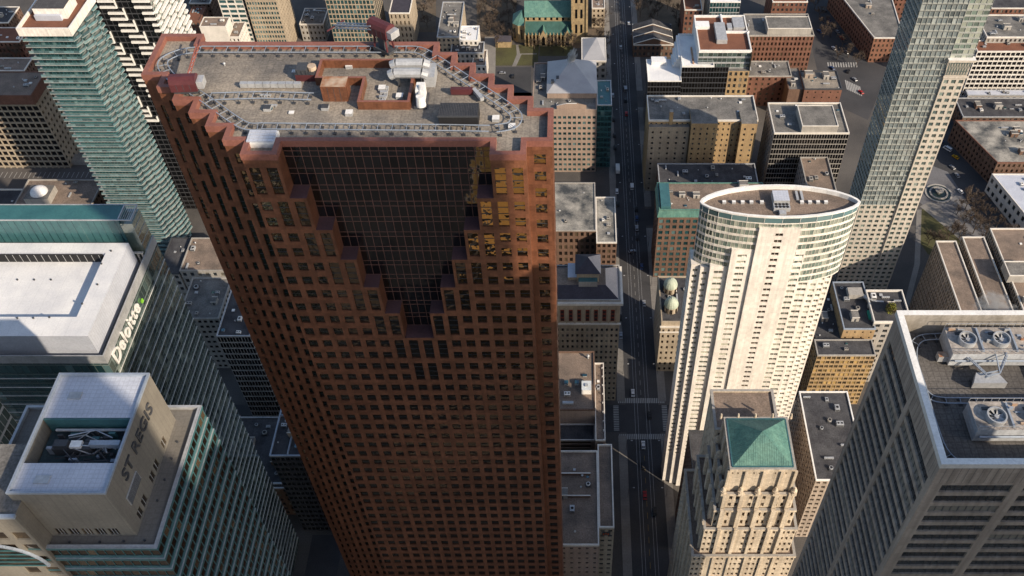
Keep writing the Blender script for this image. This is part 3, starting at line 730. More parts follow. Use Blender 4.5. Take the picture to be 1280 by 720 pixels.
# the green glass crown behind it
q = dl.part('c'); cz = 206.5; c0, c1 = 186.6, DY1 - .25
q.box((-171, c0, DH - 2.99), (-127, c1, cz), TEALSPAN, surf('green_glass_roof', (0.045, 0.15, 0.15), (0.03, 0.11, 0.115), .35, .2, spec=.6))
q.box((-126.9, c0, DH - 2.99), (DX1 - .3, c1, cz - 1.5), PALEGL, PALEGL)
for x in (-171, -127.0, DX1 - .3): q.bar((x, c0, cz), (x, c1, cz), .2, METAL)
q.bar((-171, c0, cz), (DX1 - .3, c0, cz), .22, METAL); q.bar((-171, c1, cz), (DX1 - .3, c1, cz), .2, METAL)
for k in range(5): q.bar((DX1 - .25, c0, DH + k * 3), (DX1 - .25, c1, DH + k * 3), .08, METAL)
for k in range(6): q.bar((-126.5 + k * .6, c0, cz), (-126.5 + k * .6, c1, cz), .07, METAL)
for k in range(22): q.bar((-170 + k * 2, c0 - .05, DH), (-170 + k * 2, c0 - .05, cz), .07, TEALGL)
dl.put(q, 'glass_crown')
def text(s, size, depth, mat, name, parent, loc, rot, sx=1.0, bold=0.0, shear=0):
    c = bpy.data.curves.new(name, 'FONT'); c.body = s; c.size = size; c.extrude = depth; c.offset = bold; c.space_character = 1.05; c.shear = shear
    t = bpy.data.objects.new('tmp', c); COL.objects.link(t); bpy.context.view_layer.update()
    me = bpy.data.meshes.new_from_object(t.evaluated_get(bpy.context.evaluated_depsgraph_get())); bpy.data.objects.remove(t); bpy.data.curves.remove(c)
    me.materials.clear(); me.materials.append(mat)
    o = link(name, me, parent, loc); o.rotation_euler = rot; o.scale.x = sx; return o
pa = at(141, 436, DH - 8)
text('Deloitte', 6.6, .2, WHITE, 'lettering', dl.root, Vector((DX1 + .3, DY0 + 2.4, DH - 7.4)) - dl.o, (R(90), 0, R(90)), 0.86, .04)
b = MB((DX1 + .3, DY0 + 24.6, DH - 6.9)); b.box((DX1 + .1, DY0 + 24.2, DH - 7.3), (DX1 + .5, DY0 + 25.2, DH - 6.3), solid('bright_green_paint', (.25, .6, .05))); dl.put2(b, 'lettering_dot')

# ------------------------------------------------------------------ stone crowned hotel tower, near left
sr = Building('hotel_tower', 'stone crowned hotel tower with teal glass bands standing in shade at the near left', 'skyscraper', (-90, 95))
TX1, TY0, TY1, TZ = -76.5, 78, 109, 230
def bands(A, Bp):
    sr.grid(A, Bp, 0, TZ, TEALSPAN, floor=4.3, bay=1.7, w=1.58, h=.60, rec=.12, gm=BRNGL, reveal=True)
bands((-100, TY0), (TX1, TY0)); bands((TX1, TY0), (TX1, TY1)); sr.plain((TX1, TY1), (-112, TY1), 0, TZ, TEALSPAN); sr.plain((-112, TY1), (-112, TY0), 0, TZ, TEALSPAN)
q = sr.part('b')
for k in range(53):
    z = TZ - .75 - k * 4.3
    q.box((-100, TY0 - .3, z), (TX1 + .3, TY0 - .01, z + .75), TEALSPAN, METAL); q.box((TX1 + .01, TY0 - .005, z), (TX1 + .3, TY1, z + .75), TEALSPAN, METAL)
sr.put(q, 'spandrel_band')
sr.roof([(-112, TY0), (TX1, TY0), (TX1, TY1), (-112, TY1)], TZ - .8, .8, .5, surf('terrace_pavers', (.19, .175, .155), (.145, .135, .12), .9, .1, 0, .1, joints=(1.2, 1.2, .88)), METAL, 'terrace')
CX0, CX1, CY0, CY1, CZ, CB = -98, -81, 80.6, 106, 245, TZ - .8
wl = sr.part('crown')
def kk(c, r): return None if c % 3 != 2 else 'wall'
sr.grid((CX0, CY0), (CX1, CY0), CB, CB + 3.4, GREYSTONE, cols=7, rows=1, w=.75, h=.7, rec=.2, gm=BRNGL, fm=METAL, mx=3, kind=lambda c, r: 'wall' if c == 0 or c == 6 else None)
sr.grid((CX1, CY0), (CX1, CY1), CB, CB + 3.4, GREYSTONE, cols=10, rows=1, w=.72, h=.7, rec=.2, gm=BRNGL, fm=METAL, mx=2, kind=lambda c, r: None if c in (1, 2, 4, 5, 7) else 'wall')
wl.poly([(CX0, CY0, CB + 3.4), (CX1, CY0, CB + 3.4), (CX1, CY0, CZ), (CX0, CY0, CZ)], GREYSTONE)
wl.poly([(CX1, CY0, CB + 3.4), (CX1, CY1, CB + 3.4), (CX1, CY1, CZ), (CX1, CY0, CZ)], GREYSTONE)
wl.poly([(CX1, CY1, CB), (CX0, CY1, CB), (CX0, CY1, CZ), (CX1, CY1, CZ)], GREYSTONE); wl.poly([(CX0, CY1, CB), (CX0, CY0, CB), (CX0, CY0, CZ), (CX0, CY1, CZ)], GREYSTONE)
pit0, pit1 = at(100, 577, CZ).y, at(100, 528, CZ - 2).y
sr.put(wl, 'crown_wall')
rw = sr.part('r')
rw.box((CX0 + .3, CY0 + .3, CZ - 4), (CX1 - .3, pit0, CZ - .5), DARKMETAL, ROOF_PALE); rw.box((CX0 + .3, pit1, CZ - 4), (CX1 - .3, CY1 - .3, CZ - .5), DARKMETAL, ROOF_PALE)
rw.poly([(CX0 + .3, pit0, CZ - 4.5), (CX1 - .3, pit0, CZ - 4.5), (CX1 - .3, pit1, CZ - 4.5), (CX0 + .3, pit1, CZ - 4.5)], surf('blue_green_deck', (.05, .085, .095), (.03, .045, .055), .8, .6)); rw.box((CX0 + .35, pit1 - .3, CZ - 4.5), (CX1 - .35, pit1 - .02, CZ - .6), TEALSPAN); rw.box((CX1 - .7, pit0 + .05, CZ - 4.5), (CX1 - .36, pit1 - .31, CZ - .6), STEEL_BLUE)
sr.put(rw, 'crown_roof')
o_ = inset(rect(CX0, CX1, CY0, CY1), -.08); i_ = inset(rect(CX0, CX1, CY0, CY1), .35); cp = sr.part('cp')
for k in range(4):
    a, b, c, d = o_[k], o_[(k + 1) % 4], i_[(k + 1) % 4], i_[k]
    cp.poly([(*a, CZ - .3), (*b, CZ - .3), (*b, CZ + .2), (*a, CZ + .2)], STEEL_BLUE); cp.poly([(*a, CZ + .2), (*b, CZ + .2), (*c, CZ + .2), (*d, CZ + .2)], STEEL_BLUE)
    cp.poly([(*c, CZ - .6), (*d, CZ - .6), (*d, CZ + .2), (*c, CZ + .2)], STEEL_BLUE)
sr.put(cp, 'coping')
pm = (pit0 + pit1) / 2
q = sr.part('bmu'); zf = CZ - 4.5
q.box((-95, pm - .8, zf), (-88, pm + .8, zf + 2.2), DARKMETAL); q.box((-88, pm - .5, zf + 2.0), (-82.5, pm + .5, zf + 3.2), STEEL_BLUE); q.box((-94.5, pm - .7, zf + 2.21), (-92, pm + .7, zf + 3.1), DARKMETAL)
q.box((-91.6, pm - .7, zf + 2.21), (-89.6, pm + .7, zf + 2.8), WHITE)
for k in range(6): q.bar((-95.5 + k * 2.2, pit0 + .8, zf), (-94 + k * 2.2, pit0 + 1.0, zf + 1.6), .2, METAL, 6)
q.bar((-96, pit0 + 1.4, zf + 1), (-83, pit0 + 1.4, zf + 1), .25, STEEL_BLUE, 6); q.bar((-96, pit1 - 1, zf + 1.5), (-83, pit1 - 1, zf + 1.5), .3, METAL, 6)
rq = random.Random(5)
for k in range(40):
    x = rq.uniform(-96.5, -84); y = rq.uniform(pit0 + .6, pit1 - 1.2); w_, d_, h_ = rq.uniform(.3, 1.6), rq.uniform(.2, .7), rq.uniform(.4, 2.2)
    q.box((x, y, zf + .01 * k), (x + w_, y + d_, zf + h_), rq.choice([STEEL_BLUE, DARKMETAL, DARKMETAL, DARKMETAL, TEALSPAN]))
for k in range(10): q.tube([(rq.uniform(-96, -90), rq.uniform(pit0 + .5, pit1 - .5), zf + rq.uniform(.5, 3)), (rq.uniform(-90, -87), rq.uniform(pit0 + .5, pit1 - .5), zf + rq.uniform(.5, 3)), (rq.uniform(-87, -82), rq.uniform(pit0 + .5, pit1 - .5), zf + rq.uniform(.5, 3))], .12, rq.choice([METAL, STEEL_BLUE, DARKMETAL]), 5)
sr.put(q, 'roof_machinery')
for px, py, w, dd in ((53, 600, 2.6, 1.6), (94, 495, 2.4, 1.6)):
    p = at(px, py, CZ - .5); b = MB(p); b.box((p.x - w / 2, p.y - dd / 2, CZ - .5), (p.x + w / 2, p.y + dd / 2, CZ - .25), METAL); sr.put2(b, 'roof_hatch')
t0 = text('ST', 3.9, .12, DARKMETAL, 'lettering', sr.root, Vector((CX1 + .15, CY0 + 5.2, CZ - 5.4)) - sr.o, (R(90), 0, R(90)), 1.0, .035)
text('REGIS', 3.9, .12, DARKMETAL, 'lettering', sr.root, Vector((CX1 + .15, CY0 + 5.2 + max(v.co.x for v in t0.data.vertices) + 1.3, CZ - 5.4)) - sr.o, (R(90), 0, R(90)), 1.0, .035)
b = sr.part('v'); b.box((CX1 + .02, CY0 + 3, CZ - 9.8), (CX1 + .25, CY0 + 8.6, CZ - 7.2), METAL)
for k in range(9): b.box((CX1 + .252, CY0 + 3.1, CZ - 9.7 + k * .28), (CX1 + .3, CY0 + 8.5, CZ - 9.6 + k * .28), DARKMETAL)
sr.put(b, 'louvre')
for px, py in ((87, 678), (125, 678), (155, 677), (181, 676), (197, 626), (206, 600), (215, 574), (222, 553)):
    p = at(px, py, CB); b = MB(p); b.cyl((p.x, p.y), .22, CB, CB + .3, DARKMETAL, 8); sr.put2(b, 'terrace_drain')
# lower wing with the arched glass
wz = 242.5
sr.grid((-112, 77.4), (-96.5, 77.4), 0, wz, GREYSTONE, cols=4, rows=50, base=10, w=.7, h=.6, rec=.3, gm=BRNGL, kind=lambda c, r: 'wall' if r > 48 or c < 2 else None)
sr.plain((-96.5, 77.4), (-96.5, 80.5), 0, wz, GREYSTONE)
q = sr.part('wing'); q.poly([(-112, 77.4, wz), (-96.5, 77.4, wz), (-96.5, 80.5, wz), (-98.1, 80.5, wz), (-98.1, 92, wz), (-112, 92, wz)], ROOF_GREY)
q.box((-113, 77.0, wz), (-96.2, 77.7, wz + .6), STEEL_BLUE); sr.put(q, 'wing_roof')
q = sr.part('arch'); cxa, cza, ra = -106.5, 224, 8.4
for k in range(16):
    t0, t1 = math.pi * k / 16, math.pi * (k + 1) / 16
    q.poly([(cxa, 77.3, cza), (cxa + ra * math.cos(t0), 77.3, cza + ra * math.sin(t0)), (cxa + ra * math.cos(t1), 77.3, cza + ra * math.sin(t1))], BRNGL)
    q.bar((cxa + ra * math.cos(t0), 77.2, cza + ra * math.sin(t0)), (cxa + ra * math.cos(t1), 77.2, cza + ra * math.sin(t1)), .3, STEEL_BLUE)
for k in range(6): q.box((cxa - 9, 77.1, cza + k * 1.5), (cxa + math.sqrt(max(0.1, ra * ra - (k * 1.5) ** 2)), 77.25, cza + k * 1.5 + .25), TEALSPAN)
sr.put(q, 'arched_window')

# ------------------------------------------------------------------ tower of beige glass at the very left
e1 = block('glass_slab_tower', 'pale beige glass tower cut by the left edge beside the stone hotel crown', 232, 0, 0, 0, 0, COPING, dict(floor=4, bay=1.6, w=.92, h=.82, rec=.08, gm=PALEGL, reveal=False), [0, 1], ROOF_GREY, METAL, 1, 0, xy=(-190, -127.5, 92, 119))

# ------------------------------------------------------------------ pale hotel tower with the lens shaped glass crown
ok = Building('lens_tower', 'pale stone tower under a lens shaped glass crown with brown roof, right of the street', 'skyscraper', (67, 226))
LZ = 176.0
def lens(n=14, x0=41, x1=93.5, yc=226.3, f=7.2, bk=8.2):
    xm, hw = (x0 + x1) / 2, (x1 - x0) / 2
    F = [(xm + hw * math.sin(math.pi / 2 * (2 * k / n - 1)), 0) for k in range(n + 1)]
    fr = [(x, yc - f * (1 - ((x - xm) / hw) ** 2) ** .62) for x, _ in F]; br = [(x, yc + bk * (1 - ((x - xm) / hw) ** 2) ** .62) for x, _ in F]
    return fr, br
fr, br = lens()
P = fr[:-1] + [fr[-1]] + br[-2:0:-1]
zc = 143
for k in range(len(P)):
    a, b = P[k], P[(k + 1) % len(P)]
    if k < 14: ok.grid(a, b, zc, LZ - 3.0, PALE_STONE, rows=9, bay=1.25, w=.93, h=.7, rec=.12, gm=PALEGL, reveal=True)
    else: ok.plain(a, b, zc, LZ - 3.0, PALE_STONE)
q = ok.part('t')
q.prism(P, LZ - 3.0, LZ - .2, BALU, cap=False)
for a in fr: q.bar((a[0], a[1] - .06, LZ - 3), (a[0], a[1] - .06, LZ - .2), .07, WHITE)
ok.put(q, 'glass_parapet')
o_ = inset(P, -.25); i_ = inset(P, .55); q = ok.part('rim'); n = len(P)
for k in range(n):
    a, b, c, d = o_[k], o_[(k + 1) % n], i_[(k + 1) % n], i_[k]
    q.poly([(*a, LZ - .6), (*b, LZ - .6), (*b, LZ), (*a, LZ)], WHITE); q.poly([(*a, LZ), (*b, LZ), (*c, LZ), (*d, LZ)], WHITE); q.poly([(*c, LZ - 2), (*d, LZ - 2), (*d, LZ), (*c, LZ)], WHITE)
ok.put(q, 'white_rim')
q = ok.part('roof'); q.poly([(p[0], p[1], LZ - 1.6) for p in inset(P, .3)], ROOF_BROWN); ok.put(q, 'roof')
ok.zr = LZ - 1.6
def OP(name, fn, px, py):
    p = at(px, py, ok.zr); b = MB(p); fn(b, p.x, p.y, ok.zr); ok.put2(b, name)
def chill(b, x, y, z):
    b.box((x - 2.6, y, z), (x + 2.6, y + 5, z + 2.6), METAL, ROOF_PALE); b.box((x - 2.8, y - 2.6, z), (x + 2.6, y - .05, z + 1.6), METAL)
    for i in range(4):
        for j in range(2): b.cyl((x - 1.9 + i * 1.2, y - 1.9 + j * 1.2), .5, z + 1.6, z + 1.75, BLACK, 10)
    b.box((x - 1.2, y - 4.8, z), (x + 1.0, y - 3.0, z + 1.3), METAL)
OP('chiller', chill, 976, 258)
for px in (905, 917, 928, 939, 952, 1002, 1012, 1022, 1032): OP('roof_vent', lambda b, x, y, z: (b.box((x - .6, y - .5, z), (x + .6, y + .5, z + .9), METAL, WHITE)), px, 254)
for px in (996, 1002): OP('duct', lambda b, x, y, z: b.box((x - .4, y - 2, z), (x + .4, y + 2.4, z + .6), METAL), px, 246)
# stone body in steps
sp = dict(gm=HOTGL, rec=.3, fm=PALE_STONE, mx=2)
def step(x0, x1, y, zt, pattern, wmul=.6, hm=1.4, mat=PALE_STONE, fl=3.05, gm=None):
    sp['gm'] = gm or HOTGL
    n = len(pattern); rows = int((zt - 1.5 - 22) / fl); base = zt - 1.5 - rows * fl
    ok.grid((x0, y), (x1, y), 0, zt, mat, cols=n, rows=rows, base=base, top=1.5, w=wmul, h=hm, kind=lambda c, r: None if pattern[c] == 'w' else 'wall', **sp)
    q = ok.part('caps'); q.box((x0 + .01, y + .01, zt - .9), (x1 - .01, 231 - (y - 218) * .02, zt - .05), mat, mat); ok.put(q, 'setback_roof')
step(60.2, 74.0, 218.8, 171, 'xwx', 2.5, gm=BRNGL)
step(52.6, 60.2, 219.6, 160, 'w', 3.1); step(74.0, 77.6, 219.6, 160, 'w', 2.8)
step(46.4, 52.6, 220.8, 150.5, 'w', 3.1); step(77.6, 82.4, 220.8, 150.5, 'w', 3.1)
step(43.4, 46.4, 222.2, 148.5, 'w', 1.7); step(40.3, 43.4, 223.6, 148.5, 'w', 1.7)
step(82.4, 86.0, 222.2, 148.5, 'w', 1.9); step(86.0, 88.8, 223.8, 147, 'w', 1.7); step(88.8, 91.4, 225.4, 146, 'w', 1.5)
for xx, ya, yb, zt in ((60.2, 218.8, 219.6, 171), (52.6, 219.6, 220.8, 160), (46.4, 220.8, 222.2, 150.5), (43.4, 222.2, 223.6, 148.5)): ok.plain((xx, yb), (xx, ya), 0, zt, PALE_STONE)
for xx, ya, yb, zt in ((74.0, 218.8, 219.6, 171), (77.6, 219.6, 220.8, 160), (82.4, 220.8, 222.2, 150.5), (86, 222.2, 223.8, 148.5), (88.8, 223.8, 225.4, 147)): ok.plain((xx, ya), (xx, yb), 0, zt, PALE_STONE)
ok.grid((40.3, 231), (40.3, 223.6), 0, 148.5, PALE_STONE, cols=2, rows=40, base=22, top=1.5, w=.5, h=1.5, **sp); ok.plain((91.4, 225.4), (91.4, 231), 0, 146, PALE_STONE); ok.plain((91.4, 231), (40.3, 231), 0, 143, PALE_STONE)

# ------------------------------------------------------------------ old stone tower with the green copper roof
cn = Building('stone_tower', 'old limestone tower with stepped crown and green copper hipped roof', 'skyscraper', (55, 152))
cs = dict(gm=BRNGL, rec=.35)
def tier(x0, x1, y0, y1, za, zb, cf, cl, rows, w=.5, h=.5, pil=True, base=0, top=0, cap=True, kind=None):
    cn.grid((x0, y0), (x1, y0), za, zb, LIMESTONE, cols=cf, rows=rows, base=base, top=top, w=w, h=h, kind=kind, **cs)
    cn.grid((x0, y1), (x0, y0), za, zb, LIMESTONE, cols=cl, rows=rows, base=base, top=top, w=w, h=h, **cs)
    cn.grid((x1, y0), (x1, y1), za, zb, LIMESTONE, cols=cl, rows=rows, base=base, top=top, w=w, h=h, **cs); cn.plain((x1, y1), (x0, y1), za, zb, LIMESTONE)
    if cap:
        c = cn.part('c'); c.poly([(x0, y0, zb), (x1, y0, zb), (x1, y1, zb), (x0, y1, zb)], ROOF_BROWN)
        o = inset(rect(x0, x1, y0, y1), -.3); i = inset(rect(x0, x1, y0, y1), .6)
        for k in range(4):
            a, b, cc, d = o[k], o[(k + 1) % 4], i[(k + 1) % 4], i[k]
            c.poly([(*a, zb - .5), (*b, zb - .5), (*b, zb + .6), (*a, zb + .6)], LIMESTONE); c.poly([(*a, zb + .6), (*b, zb + .6), (*cc, zb + .6), (*d, zb + .6)], CONCRETE)
            c.poly([(*cc, zb), (*d, zb), (*d, zb + .6), (*cc, zb + .6)], LIMESTONE); c.poly([(*a, zb - .5), (*d, zb - .5), (*cc, zb - .5), (*b, zb - .5)], LIMESTONE)
        cn.put(c, 'cornice')
tw = lambda c, r: 'wall' if c % 4 == 3 else None
tier(38.5, 72.5, 139.5, 172, 0, 97, 22, 16, 24, .55, .45, base=6, kind=tw)
tier(41, 70.5, 141.0, 168, 97, 113, 19, 14, 4, .55, .48, kind=tw)
tier(43.3, 68.6, 142.4, 165.5, 113, 123, 15, 12, 2, .5, .5, kind=tw)
tier(44.6, 67.2, 143.3, 164.5, 123, 131.5, 11, 10, 2, .5, .55, kind=tw)
tier(46, 65.2, 144.6, 162.6, 131.5, 144, 12, 10, 3, .3, .22, kind=lambda c, r: None if r == 2 and c % 4 != 3 else 'wall')
tier(44, 64, 163, 178, 97, 137, 6, 6, 8, .3, .3, cap=True)
pl = cn.part('pil')
for x in (45.6, 50.9, 56.2, 61.5, 65.6):
    pl.box((x - .45, 144.0, 131.5), (x + .45, 144.58, 143.6), LIMESTONE); pl.box((x - .6, 142.6, 123), (x + .6, 143.28, 132.6), LIMESTONE)
    pl.box((x - .75, 141.3, 113), (x + .75, 142.38, 124.4), LIMESTONE); pl.box((x - .5, 140.2, 97), (x + .5, 140.98, 114), LIMESTONE); pl.box((x - .45, 139.0, 6), (x + .45, 139.48, 97), LIMESTONE)
for y in (145.5, 150.5, 156, 161.5):
    pl.box((45.3, y - .45, 131.5), (45.98, y + .45, 143.6), LIMESTONE); pl.box((43.8, y - .6, 123), (44.58, y + .6, 132.6), LIMESTONE); pl.box((42.3, y - .7, 113), (43.28, y + .7, 124), LIMESTONE)
for y in (143, 148, 153, 158, 163): pl.box((37.9, y - .5, 6), (38.48, y + .5, 98), LIMESTONE); pl.box((40.4, y - .5, 97), (40.98, y + .5, 114), LIMESTONE)
cn.put(pl, 'pilasters')
for x in (44.9, 50.2, 55.5, 60.8, 66.6):                                  # carved heads under the crown
    b = MB((x, 143.2, 132)); b.cyl((x, 143.5), .95, 132.0, 133.8, LIMESTONE, 10); b.cyl((x, 143.5), .75, 133.8, 135.4, LIMESTONE, 10, .3); b.box((x - .7, 142.5, 131.8), (x + .7, 143.25, 132.9), LIMESTONE); cn.put2(b, 'carved_head')
    b = MB((x, 163.3, 144)); b.cyl((x, 162.9), .5, 143.9, 146.2, LIMESTONE, 8, .25); cn.put2(b, 'finial')
for y in (146, 151, 156.5, 162):
    b = MB((45, y, 132)); b.cyl((44.9, y), .95, 132.0, 133.8, LIMESTONE, 10); b.cyl((44.9, y), .75, 133.8, 135.4, LIMESTONE, 10, .3); cn.put2(b, 'carved_head')
q = cn.part('roof'); x0, x1, y0, y1 = 46.6, 64.6, 145.2, 162.0; zb, zt = 144.6, 149.6; ap = ((x0 + x1) / 2 + .3, (y0 + y1) / 2 + .8)
c4 = [(x0, y0), (x1, y0), (x1, y1), (x0, y1)]
for k in range(4):
    a, b = c4[k], c4[(k + 1) % 4]; q.poly([(*a, zb), (*b, zb), (*ap, zt)], COPPER)
    for j in range(1, 26):                                               # standing seams
        f = j / 26; p0 = Vector((*a, zb)).lerp(Vector((*b, zb)), f); e = Vector((*a, zb)) if f < .5 else Vector((*b, zb)); g_ = 1 - abs(2 * f - 1)
        mid = (Vector((*a, zb)) + Vector((*b, zb))) / 2; top = p0 + (Vector((*ap, zt)) - mid) * g_
        q.bar(p0 + Vector((0, 0, .03)), top + Vector((0, 0, .03)), .055, COPPER)
cn.put(q, 'copper_roof')
q = cn.part('gut')
for k in range(4):
    a, b = c4[k], c4[(k + 1) % 4]; q.bar((*a, zb + .05), (*b, zb + .05), .28, TEALSPAN)
cn.put(q, 'gutter')
# low annexes round its foot
block('low_annex', 'low grey annex with tarnished roof at the left foot of the copper roofed tower', 40, 0, 0, 0, 0, TAN, dict(floor=4, bay=3), [0, 3], ROOF_GREY, COPPER, 1, 2, xy=(46, 62, 118, 138))
block('dark_glass_annex', 'dark narrow building between the pale lens tower and the copper roofed tower', 70, 0, 0, 0, 0, BROWNBRICK, dict(floor=3.5, bay=2, w=.7, h=.6, gm=BRNGL), [0, 3], ROOF_DARK, DARKMETAL, .5, 0, xy=(45, 62, 188, 206))

# ------------------------------------------------------------------ grey precast tower with the roof fans, near right
cw = Building('precast_tower', 'grey precast office tower with white rimmed roof and big fans, near right corner', 'skyscraper', (70, 91))
WX0, WX1, WY0, WY1, WZ = 56.4, 85, 75.6, 106.3, 263.2
fb = dict(rec=.35, gm=OFGL, fm=DARKMETAL, h=.66)
def cwall(A, Bp, bays, pier):
    A, Bp = Vector(A), Vector(Bp); u = (Bp - A).normalized(); L = (Bp - A).length
    cw.plain(A, Bp, WZ - 6.05, WZ - 1.1, GREYPRE)
    bw = (L - pier) / bays; n = Vector((u.y, -u.x))
    for k in range(bays + 1):
        a = A + u * (k * bw) - (u * 0); cw.wallquad(a, u, pier, 0, WZ - 6.05, GREYPRE)
    for k in range(bays):
        a = A + u * (k * bw + pier); b = A + u * ((k + 1) * bw)
        cw.grid(a, b, 0, WZ - 6.05, GREYPRE, cols=1, rows=75, base=4, w=.999, mx=int(round((bw - pier) / 1.3)), **fb)
cwall((WX0, WY0), (WX1, WY0), 2, 1.9); cwall((WX0, WY1), (WX0, WY0), 2, 1.45)
cw.plain((WX1, WY0), (WX1, WY1), 0, WZ - 1.1, GREYPRE); cw.plain((WX1, WY1), (WX0, WY1), 0, WZ - 1.1, GREYPRE)
cw.zr = WZ - 5
WP = rect(WX0, WX1, WY0, WY1)
PAVE2 = surf('stained_roof_pavers', (.155, .145, .135), (.085, .08, .078), .9, .1, 0, .25, joints=(1.1, 1.1, .7))
q = cw.part('roof'); q.poly([(p[0], p[1], cw.zr) for p in inset(WP, .3)], PAVE2); cw.put(q, 'roof')
INW = surf('stained_parapet_wall', (.40, .37, .33), (.20, .18, .15), .85, .12, .2, .1)
o_ = inset(WP, -.12); i_ = inset(WP, .97); q = cw.part('par')
for k in range(4):
    a, b, c, d = o_[k], o_[(k + 1) % 4], i_[(k + 1) % 4], i_[k]
    q.poly([(*a, WZ - 1.2), (*b, WZ - 1.2), (*b, WZ), (*a, WZ)], COPING); q.poly([(*a, WZ), (*b, WZ), (*c, WZ), (*d, WZ)], WHITE); q.poly([(*c, cw.zr), (*d, cw.zr), (*d, WZ), (*c, WZ)], INW)
cw.put(q, 'parapet')
q = cw.part('joints')
for k in range(24):
    x = WX0 + 1.2 + k * 1.16; q.box((x, WY0 - .015, WZ - 5.9), (x + .05, WY0 - .003, WZ - 1.25), DARKMETAL)
    if k < 26: y = WY0 + .8 + k * 1.16; q.box((WX0 - .015, y, WZ - 5.9), (WX0 - .003, y + .05, WZ - 1.25), DARKMETAL)
cw.put(q, 'panel_joints')
def fanblock(x0, x1, y0, y1, fans, r):
    z0, z1 = cw.zr, cw.zr + 3.7; b = MB(((x0 + x1) / 2, y0, z0))
    b.box((x0, y0, z0 + .5), (x1, y1, z1), surf('bluish_panel', (.50, .52, .54), (.38, .4, .42), .6, .3, .15), surf('dirty_tower_top', (.42, .38, .34), (.20, .18, .165), .9, .35, 0, .2)); b.box((x0 + .3, y0 + .3, z0), (x1 - .3, y1 - .3, z0 + .5), DARKMETAL)
    for x in [x0 + 1.2 * k for k in range(int((x1 - x0) / 1.2) + 1)]: b.bar((x, y0 + .05, z1), (x, y0 + .05, z1 + 1), .04, METAL); b.bar((x, y1 - .05, z1), (x, y1 - .05, z1 + 1), .04, METAL)
    for y in (y0 + .05, y1 - .05): b.bar((x0, y, z1 + 1), (x1, y, z1 + 1), .05, METAL)
    for xx in [f[0] + r * 1.45 for f in fans]: b.box((xx, y0 + .4, z1), (xx + .3, y1 - .4, z1 + .35), STEEL_BLUE)
    rq = random.Random(int(x0 * 7))
    for k in range(26):
        x, y = rq.uniform(x0 + .3, x1 - 1.5), rq.uniform(y0 + .3, y1 - .9)
        if all((x - f[0]) ** 2 + (y - f[1]) ** 2 > (r * 1.5) ** 2 for f in fans): b.box((x, y, z1 + .01), (x + rq.uniform(.2, 1.3), y + rq.uniform(.15, .5), z1 + rq.uniform(.15, .7)), rq.choice([METAL, DARKMETAL, STEEL_BLUE, RUST]))
    b.tube([(x0 + .6, y0 - .35, z0 + 2.2), (x1 - 1, y0 - .35, z0 + 2.2), (x1 - 1, y0 - .35, z0 + .2)], .2, STEEL_BLUE, 6)
    for k in range(3): b.box((x0 - .03, y0 + .3, z0 + 1 + k), (x0 - .004, y1 - .3, z0 + 1.6 + k), METAL)
    for f in fans: b.box((f[0] - r * 1.05, f[1] + r * 1.0, z1 + .02), (f[0] + r * .9, f[1] + r * 1.32, z1 + .22), DARKMETAL)
    o = cw.put2(b, 'cooling_tower')
    for f in fans:
        c = MB((*f, z1)); c.ring(f, r * .86, r, z1, z1 + 1.1, METAL, 26); c.cyl(f, r * .86, z1 + .02, z1 + .06, BLACK, 24); c.cyl(f, r * .22, z1 + .3, z1 + .75, METAL, 12)
        ring_ = link('fan', c.mesh('fan'), o, Vector((*f, z1)) - Vector(((x0 + x1) / 2, y0, z0)))
        for j in range(8):
            t = 2 * math.pi * j / 8 + .2; e = MB((*f, z1)); ca, sa = math.cos(t), math.sin(t)
            pts = [(r * .2, -.12, .45), (r * .82, -.35, .35), (r * .82, .35, .62), (r * .2, .16, .6)]
            c2 = [(f[0] + p * ca - q_ * sa, f[1] + p * sa + q_ * ca, z1 + h) for p, q_, h in pts]
            c.poly(c2, METAL)
        ring_.data = c.mesh('fan')
f1 = at(1208, 427, cw.zr + 3.7); f2 = at(1250, 427, cw.zr + 3.7); g1 = at(1244, 523, cw.zr + 3.7)
fanblock(f1.x - 3.0, f1.x + 15.5, f1.y - 2.7, f1.y + 3.2, [(f1.x, f1.y), (f2.x, f1.y), (2.35 * f2.x - 1.35 * f1.x + 2, f1.y)], 1.5)
fanblock(g1.x - 3.4, g1.x + 15.5, g1.y - 2.2, g1.y + 3.3, [(g1.x, g1.y), (g1.x + 6.7, g1.y), (g1.x + 13, g1.y)], 1.6)
q = cw.part('duct'); p = at(1170, 455, cw.zr)
q.box((p.x, p.y, cw.zr + .6), (p.x + 16, p.y + 1.2, cw.zr + 2.0), METAL, RUST)
for k in range(8): q.box((p.x + 1 + k * 2, p.y + .1, cw.zr), (p.x + 1.3 + k * 2, p.y + 1.3, cw.zr + .6), DARKMETAL)
cw.put(q, 'pipe_trough')
ladder(cw, curve([(WX0 + 17, WY1 - 2.2), (WX0 + 8.4, WY1 - 2.2), (WX0 + 4.2, WY1 - 3), (WX0 + 2.4, WY1 - 6.7), (WX0 + 2.4, WY1 - 13.4), (WX0 + 2.4, WY0 + 10), (WX0 + 2.9, WY0 + 5), (WX0 + 5, WY0 + 2.5), (WX0 + 10, WY0 + 2), (WX1 - 4, WY0 + 2)], 6), 1.3, cw.zr + .6, 'maintenance_rail')
ladder(cw, curve([(WX0 + 2.4, WY0 + 17), (WX0 + 4.2, WY0 + 15.1), (WX0 + 10, WY0 + 14.8), (WX0 + 25, WY0 + 14.8)], 5), 1.1, cw.zr + .5, 'maintenance_rail')
pc = at(1232, 482, cw.zr)
r = empty('window_cleaning_crane', (pc.x, pc.y, cw.zr), 'grey roof crane with folded steel boom between fan blocks', 'roof crane')
b = MB(); b.prism([(-3.4, -1), (3.4, -1), (2.2, 1.6), (-2.2, 1.6)], .5, 2.3, METAL); b.build('cabin', r)
